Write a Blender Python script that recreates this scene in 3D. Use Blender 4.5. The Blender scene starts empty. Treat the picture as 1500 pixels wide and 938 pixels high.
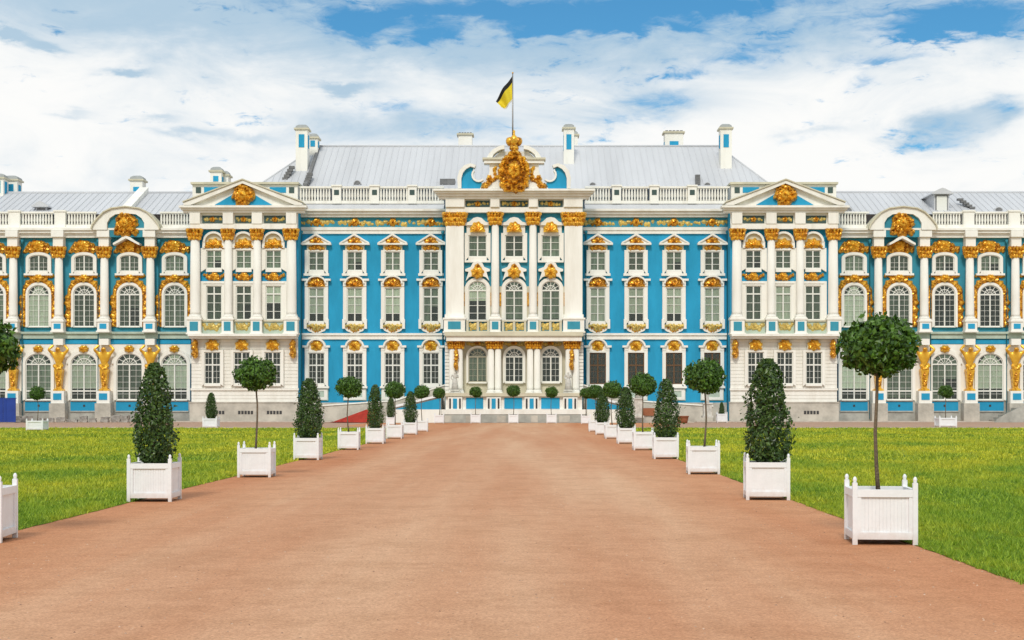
import bpy, bmesh, math, random
import numpy as np
from mathutils import Vector, Matrix
R = math.radians
SC = bpy.context.scene
COL = SC.collection
random.seed(7)

# ------------------------------------------------------------------ camera / world / sun / exposure
S = 0.065            # metres per photo pixel on the facade plane (y = 0)
D = 136.5            # camera to facade
H = 1.7              # eye height
HZ = 592.0           # photo row of the horizon
AX = 753.5           # photo column of the palace axis
F = D / S            # focal length in photo pixels (2100)
CX = (770 - AX) * S
cam = bpy.data.cameras.new('camera'); cam_o = bpy.data.objects.new('camera', cam); COL.objects.link(cam_o)
cam.sensor_width = 36; cam.lens = F / 1500 * 36
cam.shift_x = -20 / 1500; cam.shift_y = (HZ - 469) / 1500
cam.clip_start = 0.2; cam.clip_end = 4000
cam_o.location = (CX, -D, H); cam_o.rotation_euler = (R(90), 0, 0)
SC.camera = cam_o

SC.view_settings.view_transform = 'Standard'; SC.view_settings.look = 'None'
SC.view_settings.gamma = 1.0; SC.view_settings.use_curve_mapping = False
SC.view_settings.exposure = 0.45

SUN_EL, SUN_AZ = 42, 188      # azimuth clockwise from +Y (the sun stands behind the camera, to the left)
sun = bpy.data.lights.new('sun', 'SUN'); sun_o = bpy.data.objects.new('sun', sun); COL.objects.link(sun_o)
sun.energy = 1.45; sun.angle = R(12); sun.color = (1.0, 0.95, 0.86)
sd = Vector((math.sin(R(SUN_AZ)) * math.cos(R(SUN_EL)), math.cos(R(SUN_AZ)) * math.cos(R(SUN_EL)), math.sin(R(SUN_EL))))
sun_o.rotation_euler = sd.to_track_quat('Z', 'Y').to_euler(); sun_o.location = (-40, -120, 80)

world = bpy.data.worlds.new('World'); SC.world = world; world.use_nodes = True
def build_world():
    nt = world.node_tree; N = nt.nodes; L = nt.links; N.clear()
    def math_(op, a, b=None, c=None, clamp=False):
        n = N.new('ShaderNodeMath'); n.operation = op; n.use_clamp = clamp
        for i, v in enumerate((a, b, c)):
            if v is None: continue
            if isinstance(v, (int, float)): n.inputs[i].default_value = v
            else: L.new(v, n.inputs[i])
        return n.outputs[0]
    tc = N.new('ShaderNodeTexCoord'); sep = N.new('ShaderNodeSeparateXYZ'); L.new(tc.outputs['Generated'], sep.inputs[0])
    dx, dy, dz = sep.outputs
    az = math_('ARCTAN2', dx, dy)
    hyp = math_('SQRT', math_('ADD', math_('MULTIPLY', dx, dx), math_('MULTIPLY', dy, dy)))
    el = math_('ARCTAN2', dz, hyp)
    # cloud-space coordinates: angles, stretched sideways as clouds near the horizon look
    cmb = N.new('ShaderNodeCombineXYZ')
    L.new(az, cmb.inputs[0]); L.new(math_('MULTIPLY', el, 2.6), cmb.inputs[1])
    def noise(scale, detail, rough, dist=0.0, off=0.0):
        m = N.new('ShaderNodeMapping'); m.inputs['Location'].default_value = (off, off * .7, off * .3)
        L.new(cmb.outputs[0], m.inputs[0])
        n = N.new('ShaderNodeTexNoise'); n.inputs['Scale'].default_value = scale; n.inputs['Detail'].default_value = detail
        n.inputs['Roughness'].default_value = rough; n.inputs['Distortion'].default_value = dist
        L.new(m.outputs[0], n.inputs['Vector']); return n.outputs[0]
    n1 = noise(9, 8, .62, .6, 1.3); n2 = noise(24, 6, .6, .3, 4.1); n3 = noise(3.2, 5, .55, .2, 9.0); n4 = noise(46, 7, .68, .8, 2.7)
    wob_u = math_('MULTIPLY', math_('SUBTRACT', n1, .5), .10)
    wob_v = math_('MULTIPLY', math_('SUBTRACT', n2, .5), .028)
    ua = math_('ADD', az, wob_u); va = math_('ADD', el, wob_v)
    def blobs(lst):
        tot = None
        for px, py, rx, ry, a in lst:
            u0 = math.atan((px - 770) / F); v0 = math.atan((HZ - py) / F)
            p = math_('DIVIDE', math_('SUBTRACT', ua, u0), rx / F); q = math_('DIVIDE', math_('SUBTRACT', va, v0), ry / F)
            e = math_('ADD', math_('MULTIPLY', p, p), math_('MULTIPLY', q, q))
            g = math_('MULTIPLY', math_('POWER', 2.718, math_('MULTIPLY', e, -1.0)), a)
            tot = g if tot is None else math_('ADD', tot, g)
        return tot
    blue = blobs([(960, 14, 460, 58, .46), (560, 26, 100, 16, .60), (500, 46, 62, 12, .55), (540, 66, 60, 8, .4), (730, 20, 110, 16, .55), (880, 34, 110, 18, .65), (1010, 12, 110, 14, .55), (800, 50, 70, 8, .4), (620, 50, 60, 9, .45),
                  (1420, 54, 110, 20, .85), (1340, 64, 60, 9, .5), (1480, 74, 60, 8, .4), (1300, 44, 70, 6, .3), (-10, -4, 70, 14, .8), (430, 12, 60, 10, .3), (1110, 76, 50, 9, .35), (1085, 98, 44, 11, .52), (1012, 112, 32, 8, .45), (930, 52, 30, 6, .35), (1030, 46, 40, 6, .35),
                  (1280, 106, 48, 11, .55), (1255, 132, 26, 9, .36), (960, 155, 60, 13, .50), (940, 178, 60, 9, .3), (592, 162, 48, 11, .46), (690, 182, 80, 13, .34), (1375, 205, 44, 16, .38), (1380, 230, 50, 9, .3), (1470, 184, 22, 12, .5),
                  (1160, 212, 30, 8, .26), (425, 180, 26, 9, .28), (790, 205, 60, 12, .26), (930, 118, 200, 18, .12)])
    grey = blobs([(245, 184, 40, 6, .32), (290, 204, 50, 8, .32), (70, 98, 26, 8, .5), (190, 125, 44, 6, .5), (520, 135, 50, 7, .5), (380, 210, 60, 8, .28), (110, 190, 40, 6, .25),
                  (20, 88, 26, 7, .3), (1380, 205, 66, 26, .6), (1470, 190, 34, 18, .55), (15, 85, 28, 8, .55), (250, 20, 380, 62, .34), (1180, 200, 70, 12, .35), (1150, 50, 420, 60, .38), (640, 60, 240, 44, .42), (640, 190, 160, 24, .4), (960, 160, 110, 26, .35)])
    hl = N.new('ShaderNodeMapRange'); L.new(el, hl.inputs[0]); hl.inputs[1].default_value = .185; hl.inputs[2].default_value = .275; hl.inputs[3].default_value = .06; hl.inputs[4].default_value = .42
    # above the part of the sky the photo shows: broken cloud by noise alone
    hi = N.new('ShaderNodeMapRange'); L.new(el, hi.inputs[0]); hi.inputs[1].default_value = .30; hi.inputs[2].default_value = .42
    brk = N.new('ShaderNodeMapRange'); L.new(n3, brk.inputs[0]); brk.inputs[1].default_value = .55; brk.inputs[2].default_value = .68
    tatter = math_('MULTIPLY', math_('ADD', math_('SUBTRACT', n2, .5), math_('SUBTRACT', n4, .5)), 1.25)
    blue = math_('MULTIPLY', blue, 1.34)
    blue = math_('ADD', blue, math_('MULTIPLY', math_('MAXIMUM', math_('SUBTRACT', math_('ADD', math_('MULTIPLY', n2, .6), math_('MULTIPLY', n4, .4)), .545), 0.0), 3.4))
    bl = math_('ADD', blue, math_('MULTIPLY', tatter, math_('MINIMUM', math_('MULTIPLY', blue, 2.0), 1.0)))
    mr = N.new('ShaderNodeMapRange'); mr.interpolation_type = 'SMOOTHSTEP'; L.new(bl, mr.inputs[0]); mr.inputs[1].default_value = .04; mr.inputs[2].default_value = 1.0
    fac = math_('MAXIMUM', mr.outputs[0], math_('MULTIPLY', hi.outputs[0], brk.outputs[0]), clamp=True)
    sky = N.new('ShaderNodeTexSky'); sky.sky_type = 'NISHITA'; sky.sun_disc = False
    sky.sun_elevation = R(SUN_EL); sky.sun_rotation = R(SUN_AZ); sky.air_density = 1.0; sky.dust_density = .6; sky.ozone_density = 2.5
    tint = N.new('ShaderNodeMix'); tint.data_type = 'RGBA'; tint.blend_type = 'MULTIPLY'; tint.inputs[0].default_value = 1.0
    L.new(sky.outputs[0], tint.inputs[6]); tint.inputs[7].default_value = (.36, .80, .95, 1)
    bsky = N.new('ShaderNodeBackground'); bsky.inputs[1].default_value = .085; L.new(tint.outputs[2], bsky.inputs[0])
    # cloud colour: white, with greyer undersides
    gm = N.new('ShaderNodeMapRange'); gm.interpolation_type = 'SMOOTHSTEP'; gm.inputs[1].default_value = .05; gm.inputs[2].default_value = 1.0
    L.new(math_('ADD', math_('MULTIPLY', grey, 1.35), math_('ADD', hl.outputs[0], math_('MULTIPLY', math_('SUBTRACT', n1, .45), 1.25))), gm.inputs[0])
    cc = N.new('ShaderNodeMix'); cc.data_type = 'RGBA'; L.new(gm.outputs[0], cc.inputs[0])
    cc.inputs[6].default_value = (1.0, 1.0, .985, 1); cc.inputs[7].default_value = (.46, .62, .76, 1)
    bcl = N.new('ShaderNodeBackground'); bcl.inputs[1].default_value = .72; L.new(cc.outputs[2], bcl.inputs[0])
    mx = N.new('ShaderNodeMixShader'); L.new(fac, mx.inputs[0]); L.new(bcl.outputs[0], mx.inputs[1]); L.new(bsky.outputs[0], mx.inputs[2])
    out = N.new('ShaderNodeOutputWorld'); L.new(mx.outputs[0], out.inputs[0])
build_world()

# ------------------------------------------------------------------ materials
M = {}
def mat(name, col, rough=.7, var=.0, vscale=1.0, bump=0.0, bscale=20.0, metallic=0.0, col2=None, island=False, spec=.4, detail=4, lo=.35, hi=.65, stretch=None):
    m = bpy.data.materials.new(name); m.use_nodes = True
    N = m.node_tree.nodes; L = m.node_tree.links; b = N['Principled BSDF']
    b.inputs['Roughness'].default_value = rough; b.inputs['Metallic'].default_value = metallic
    b.inputs['Specular IOR Level'].default_value = spec
    c2 = col2 or tuple(max(0, c * (1 - var)) for c in col)
    if var or col2:
        if island:
            g = N.new('ShaderNodeNewGeometry'); src = g.outputs['Random Per Island']; lo, hi = 0, 1
        else:
            tc = N.new('ShaderNodeTexCoord'); n = N.new('ShaderNodeTexNoise')
            n.inputs['Scale'].default_value = vscale; n.inputs['Detail'].default_value = detail; n.inputs['Roughness'].default_value = .65
            mp = N.new('ShaderNodeMapping'); L.new(tc.outputs['Object'], mp.inputs[0])
            if stretch: mp.inputs['Scale'].default_value = stretch
            L.new(mp.outputs[0], n.inputs['Vector']); src = n.outputs[0]
        r = N.new('ShaderNodeValToRGB'); L.new(src, r.inputs[0])
        r.color_ramp.elements[0].position = lo; r.color_ramp.elements[1].position = hi
        r.color_ramp.elements[0].color = (*c2, 1); r.color_ramp.elements[1].color = (*col, 1)
        L.new(r.outputs[0], b.inputs['Base Color'])
    else: b.inputs['Base Color'].default_value = (*col, 1)
    if bump:
        tc = N.new('ShaderNodeTexCoord'); n = N.new('ShaderNodeTexNoise'); n.inputs['Scale'].default_value = bscale; n.inputs['Detail'].default_value = 5
        L.new(tc.outputs['Object'], n.inputs['Vector']); bp = N.new('ShaderNodeBump'); bp.inputs['Strength'].default_value = bump; bp.inputs['Distance'].default_value = .05
        L.new(n.outputs[0], bp.inputs['Height']); L.new(bp.outputs[0], b.inputs['Normal'])
    M[name] = m; return m
mat('blue_stucco', (.030, .355, .60), .8, .22, .5, .15, 6, spec=.2, stretch=(1, 1, .3))
mat('teal_stucco', (.055, .31, .42), .8, .25, .6, .1, 6, spec=.2, stretch=(1, 1, .3))
mat('white_stucco', (.87, .855, .79), .75, .0, .7, .1, 8, spec=.25, col2=(.75, .72, .64), stretch=(1.3, 1.3, .22), lo=.28, hi=.56)
mat('cream_stucco', (.66, .62, .47), .8, .18, .6, .1, 8, spec=.2)
mat('pale_green', (.50, .60, .50), .8, .25, .7, spec=.2)
mat('stone', (.60, .56, .48), .85, .35, .6, .3, 5, spec=.2)
mat('grey_stone', (.48, .48, .43), .85, .35, .8, .3, 5, spec=.2)
mat('gilt', (.86, .46, .045), .30, .0, metallic=.5, col2=(.36, .13, .012), vscale=3.2, bump=.5, bscale=6, spec=.5, lo=.40, hi=.58)  # darker noise patches paint the look of shaded crevices in the carving
mat('gilt_bright', (.93, .55, .06), .28, .0, metallic=.45, col2=(.56, .25, .018), vscale=3.0, bump=.4, bscale=5, spec=.5, lo=.38, hi=.56)
mat('gilt_brown_shade', (.50, .22, .03), .45, .0, metallic=.3, col2=(.28, .10, .014), vscale=3, bump=.5, bscale=6)  # copper-brown field; its dark tone also paints recess shade between the carving
mat('pale_gilt', (.76, .54, .13), .45, .0, metallic=.25, col2=(.46, .38, .14), vscale=2.0, bump=.3, bscale=4, spec=.4)
mat('roof_metal', (.60, .61, .63), .5, .14, .25, metallic=.0, spec=.4, stretch=(1, .15, .15))
mat('cap_metal', (.36, .38, .37), .6, .2, 2)
mat('roof_dark', (.20, .20, .20), .6, .3, 1.5)
mat('dark_panel', (.055, .10, .09), .6, .3, 2)
mat('dark_slit', (.05, .05, .05), .8)
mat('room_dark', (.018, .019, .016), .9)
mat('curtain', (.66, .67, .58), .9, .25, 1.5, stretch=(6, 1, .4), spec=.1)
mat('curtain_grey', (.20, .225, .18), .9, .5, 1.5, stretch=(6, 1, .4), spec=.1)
mat('sash_white', (.76, .76, .70), .6)
mat('sash_brown', (.13, .065, .025), .6)
mat('sash_beige', (.42, .40, .30), .6)
mat('white_paint', (.85, .86, .87), .55, .07, 5, .05, 30, spec=.35)
mat('soil', (.06, .04, .025), .95, .4, 12, .6, 20)
mat('bark', (.20, .15, .10), .9, .4, 14, .6, 30, stretch=(1, 1, .25))
mat('carpet_red', (.42, .035, .02), .9, .3, 2)
mat('barrier_blue', (.012, .05, .30), .5, .2, 1.5)
mat('flag_black', (.012, .012, .012), .8); mat('flag_yellow', (.75, .60, .03), .8); mat('flag_white', (.70, .70, .66), .8)
mat('pole_metal', (.30, .29, .28), .4, metallic=.6)
mat('marble', (.66, .64, .58), .6, .35, 2.5, spec=.3)
mat('terracotta', (.36, .13, .06), .8, .2, 2)
mat('rubble', (.42, .39, .35), .9, .45, 2.5, .4, 6)

def vary(name, lo, hi):
    m = M[name]; N = m.node_tree.nodes; L = m.node_tree.links; b = N['Principled BSDF']; r = [q for q in N if q.type == 'VALTORGB'][0]
    oi = N.new('ShaderNodeObjectInfo'); mr = N.new('ShaderNodeMapRange'); L.new(oi.outputs['Random'], mr.inputs[0]); mr.inputs[3].default_value = lo; mr.inputs[4].default_value = hi
    mx = N.new('ShaderNodeMix'); mx.data_type = 'RGBA'; mx.blend_type = 'MULTIPLY'; mx.inputs[0].default_value = 1
    L.new(r.outputs[0], mx.inputs[6]); L.new(mr.outputs[0], mx.inputs[7]); L.new(mx.outputs[2], b.inputs['Base Color'])
vary('curtain', .75, 1.25); vary('curtain_grey', .55, 1.7)  # per-window curtain tone, also standing in for varied sky reflections in the panes
def planter_paint():      # mud splash at the foot, dull weathering elsewhere
    m = M['white_paint']; N = m.node_tree.nodes; L = m.node_tree.links; b = N['Principled BSDF']; r = [q for q in N if q.type == 'VALTORGB'][0]
    tc = N.new('ShaderNodeTexCoord'); sp = N.new('ShaderNodeSeparateXYZ'); L.new(tc.outputs['Object'], sp.inputs[0])
    n = N.new('ShaderNodeTexNoise'); n.inputs['Scale'].default_value = 9; n.inputs['Detail'].default_value = 5; L.new(tc.outputs['Object'], n.inputs['Vector'])
    ad = N.new('ShaderNodeMath'); ad.operation = 'MULTIPLY_ADD'; L.new(n.outputs[0], ad.inputs[0]); ad.inputs[1].default_value = -.34; L.new(sp.outputs[2], ad.inputs[2])
    mr = N.new('ShaderNodeMapRange'); L.new(ad.outputs[0], mr.inputs[0]); mr.inputs[1].default_value = -.13; mr.inputs[2].default_value = .05; mr.inputs[3].default_value = .38; mr.inputs[4].default_value = 0
    mx = N.new('ShaderNodeMix'); mx.data_type = 'RGBA'; L.new(mr.outputs[0], mx.inputs[0]); L.new(r.outputs[0], mx.inputs[6]); mx.inputs[7].default_value = (.46, .34, .25, 1); L.new(mx.outputs[2], b.inputs['Base Color'])
planter_paint()
def leaf_mat(name, dark, light, rough=.42):
    m = mat(name, light, rough, .01, island=True, col2=dark, spec=.45)
    N = m.node_tree.nodes; L = m.node_tree.links; b = N['Principled BSDF']
    tr = N.new('ShaderNodeBsdfTranslucent'); r = [n for n in N if n.type == 'VALTORGB'][0]
    L.new(r.outputs[0], tr.inputs[0]); mx = N.new('ShaderNodeMixShader'); mx.inputs[0].default_value = .22
    L.new(b.outputs[0], mx.inputs[1]); L.new(tr.outputs[0], mx.inputs[2])
    L.new(mx.outputs[0], N['Material Output'].inputs[0]); return m
leaf_mat('laurel_leaf', (.018, .055, .006), (.12, .25, .026))
leaf_mat('box_leaf', (.016, .044, .009), (.10, .18, .032), .36)
leaf_mat('grass_blade', (.085, .20, .006), (.40, .55, .040), .6)
def grass_drifts():
    m = M['grass_blade']; N = m.node_tree.nodes; L = m.node_tree.links; r = [n for n in N if n.type == 'VALTORGB'][0]
    tc = N.new('ShaderNodeTexCoord'); mp = N.new('ShaderNodeMapping'); mp.inputs['Scale'].default_value = (.55, .25, 1); L.new(tc.outputs['Object'], mp.inputs[0])
    n = N.new('ShaderNodeTexNoise'); n.inputs['Scale'].default_value = .5; n.inputs['Detail'].default_value = 6; n.inputs['Roughness'].default_value = .7; L.new(mp.outputs[0], n.inputs['Vector'])
    sp = N.new('ShaderNodeSeparateXYZ'); L.new(tc.outputs['Object'], sp.inputs[0])     # drier towards the palace, lusher by the path
    g = N.new('ShaderNodeMapRange'); L.new(sp.outputs[1], g.inputs[0]); g.inputs[1].default_value = -D+16; g.inputs[2].default_value = -D+48; g.inputs[3].default_value = -.05; g.inputs[4].default_value = .11
    ad = N.new('ShaderNodeMath'); L.new(n.outputs[0], ad.inputs[0]); L.new(g.outputs[0], ad.inputs[1])
    mr = N.new('ShaderNodeMapRange'); L.new(ad.outputs[0], mr.inputs[0]); mr.inputs[1].default_value = .45; mr.inputs[2].default_value = .66
    y = N.new('ShaderNodeValToRGB'); gi = [q for q in N if q.type == 'NEW_GEOMETRY'][0]; L.new(gi.outputs['Random Per Island'], y.inputs[0])
    y.color_ramp.elements[0].color = (.25, .29, .008, 1); y.color_ramp.elements[1].color = (.78, .75, .05, 1)
    mx = N.new('ShaderNodeMix'); mx.data_type = 'RGBA'; L.new(mr.outputs[0], mx.inputs[0]); L.new(r.outputs[0], mx.inputs[6]); L.new(y.outputs[0], mx.inputs[7])
    for t in [q for q in N if q.type in ('BSDF_PRINCIPLED', 'BSDF_TRANSLUCENT')]: L.new(mx.outputs[2], t.inputs[0])
grass_drifts()

def glass():
    m = bpy.data.materials.new('window_glass'); m.use_nodes = True; N = m.node_tree.nodes; L = m.node_tree.links
    N.remove(N['Principled BSDF'])
    t = N.new('ShaderNodeBsdfTransparent'); t.inputs[0].default_value = (.86, .90, .86, 1)
    g = N.new('ShaderNodeBsdfGlossy'); g.inputs['Roughness'].default_value = .06; g.inputs[0].default_value = (.85, .9, .86, 1)
    tc = N.new('ShaderNodeTexCoord'); n = N.new('ShaderNodeTexNoise'); n.inputs['Scale'].default_value = 1.3; L.new(tc.outputs['Object'], n.inputs['Vector'])
    bp = N.new('ShaderNodeBump'); bp.inputs['Strength'].default_value = .25; L.new(n.outputs[0], bp.inputs['Height']); L.new(bp.outputs[0], g.inputs['Normal'])
    mx = N.new('ShaderNodeMixShader'); mx.inputs[0].default_value = .035
    L.new(t.outputs[0], mx.inputs[1]); L.new(g.outputs[0], mx.inputs[2]); L.new(mx.outputs[0], N['Material Output'].inputs[0]); M['glass'] = m
glass()

def ground_mats():
    # path: rose-brown fine gravel, worn paler down the middle
    m = bpy.data.materials.new('path_gravel'); m.use_nodes = True; N = m.node_tree.nodes; L = m.node_tree.links; b = N['Principled BSDF']
    b.inputs['Roughness'].default_value = .9; b.inputs['Specular IOR Level'].default_value = .15
    tc = N.new('ShaderNodeTexCoord'); mp = N.new('ShaderNodeMapping'); L.new(tc.outputs['Object'], mp.inputs[0])
    def nz(s, d, vec, r=.6):
        n = N.new('ShaderNodeTexNoise'); n.inputs['Scale'].default_value = s; n.inputs['Detail'].default_value = d; n.inputs['Roughness'].default_value = r
        L.new(vec, n.inputs['Vector']); return n.outputs[0]
    mp2 = N.new('ShaderNodeMapping'); mp2.inputs['Scale'].default_value = (1, .07, 1); L.new(tc.outputs['Object'], mp2.inputs[0])
    big = nz(.35, 5, mp2.outputs[0]); fine = nz(34, 4, mp.outputs[0], .85); mid = nz(5, 8, mp.outputs[0], .75)
    r1 = N.new('ShaderNodeValToRGB'); L.new(big, r1.inputs[0])
    r1.color_ramp.elements[0].position = .36; r1.color_ramp.elements[1].position = .66
    r1.color_ramp.elements[0].color = (.56, .275, .145, 1); r1.color_ramp.elements[1].color = (.66, .40, .24, 1)
    r2 = N.new('ShaderNodeValToRGB'); L.new(fine, r2.inputs[0]); r2.color_ramp.elements[0].position = .30; r2.color_ramp.elements[1].position = .62
    r2.color_ramp.elements[0].color = (.58, .53, .50, 1); r2.color_ramp.elements[1].color = (1.10, 1.11, 1.12, 1)
    r3 = N.new('ShaderNodeValToRGB'); L.new(mid, r3.inputs[0]); r3.color_ramp.elements[0].position = .3; r3.color_ramp.elements[1].position = .6
    r3.color_ramp.elements[0].color = (.87, .84, .82, 1); r3.color_ramp.elements[1].color = (1.05, 1.05, 1.05, 1)
    def mul(a, c):
        x = N.new('ShaderNodeMix'); x.data_type = 'RGBA'; x.blend_type = 'MULTIPLY'; x.inputs[0].default_value = 1; L.new(a, x.inputs[6]); L.new(c, x.inputs[7]); return x.outputs[2]
    # redder unworn margins, paler trodden middle
    sp = N.new('ShaderNodeSeparateXYZ'); L.new(tc.outputs['Object'], sp.inputs[0]); ab = N.new('ShaderNodeMath'); ab.operation = 'ABSOLUTE'; L.new(sp.outputs[0], ab.inputs[0])
    wv = N.new('ShaderNodeMath'); wv.operation = 'MULTIPLY_ADD'; L.new(nz(.5, 6, mp2.outputs[0], .7), wv.inputs[0]); wv.inputs[1].default_value = 4.0; L.new(ab.outputs[0], wv.inputs[2])
    wr = N.new('ShaderNodeMapRange'); wr.interpolation_type = 'SMOOTHSTEP'; L.new(wv.outputs[0], wr.inputs[0]); wr.inputs[1].default_value = 3.6; wr.inputs[2].default_value = 7.6
    st = N.new('ShaderNodeValToRGB'); L.new(nz(.9, 9, mp.outputs[0], .72), st.inputs[0]); st.color_ramp.elements[0].position = .40; st.color_ramp.elements[1].position = .54
    st.color_ramp.elements[0].color = (.93, .91, .89, 1); st.color_ramp.elements[1].color = (1.03, 1.03, 1.04, 1)
    rm = N.new('ShaderNodeMix'); rm.data_type = 'RGBA'; L.new(wr.outputs[0], rm.inputs[0]); rm.inputs[6].default_value = (1.06, 1.10, 1.14, 1); rm.inputs[7].default_value = (.97, .82, .72, 1)
    L.new(mul(mul(mul(r1.outputs[0], r2.outputs[0]), r3.outputs[0]), mul(rm.outputs[2], st.outputs[0])), b.inputs['Base Color'])
    bp = N.new('ShaderNodeBump'); bp.inputs['Strength'].default_value = .5; bp.inputs['Distance'].default_value = .01; L.new(fine, bp.inputs['Height']); L.new(bp.outputs[0], b.inputs['Normal'])
    M['path'] = m
    mat('gravel', (.50, .33, .24), .95, .25, 1.2, .3, 30, spec=.15)
    mat('pebble', (.62, .44, .32), .9, .01, island=True, col2=(.22, .12, .07)); mat('kerb', (.58, .52, .45), .9, .2, 2, spec=.2)
    # lawn: green to straw-yellow drifts
    m = bpy.data.materials.new('lawn_ground'); m.use_nodes = True; N = m.node_tree.nodes; L = m.node_tree.links; b = N['Principled BSDF']
    b.inputs['Roughness'].default_value = .95; b.inputs['Specular IOR Level'].default_value = .1
    tc = N.new('ShaderNodeTexCoord'); mp = N.new('ShaderNodeMapping'); L.new(tc.outputs['Object'], mp.inputs[0]); mp.inputs['Scale'].default_value = (.55, .25, 1)
    big = nz(.5, 6, mp.outputs[0], .7); fine = nz(9, 6, tc.outputs['Object'], .75)
    r1 = N.new('ShaderNodeValToRGB'); L.new(big, r1.inputs[0]); e = r1.color_ramp.elements
    e[0].position = .36; e[0].color = (.07, .16, .008, 1); e[1].position = .66; e[1].color = (.38, .34, .022, 1)
    x = e.new(.52); x.color = (.19, .27, .012, 1)
    r2 = N.new('ShaderNodeValToRGB'); L.new(fine, r2.inputs[0]); r2.color_ramp.elements[0].position = .32; r2.color_ramp.elements[1].position = .62
    r2.color_ramp.elements[0].color = (.55, .58, .5, 1); r2.color_ramp.elements[1].color = (1.05, 1.05, 1.05, 1)
    L.new(mul(r1.outputs[0], r2.outputs[0]), b.inputs['Base Color'])
    bp = N.new('ShaderNodeBump'); bp.inputs['Strength'].default_value = .8; bp.inputs['Distance'].default_value = .06; L.new(fine, bp.inputs['Height']); L.new(bp.outputs[0], b.inputs['Normal'])
    M['lawn'] = m
ground_mats()

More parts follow.
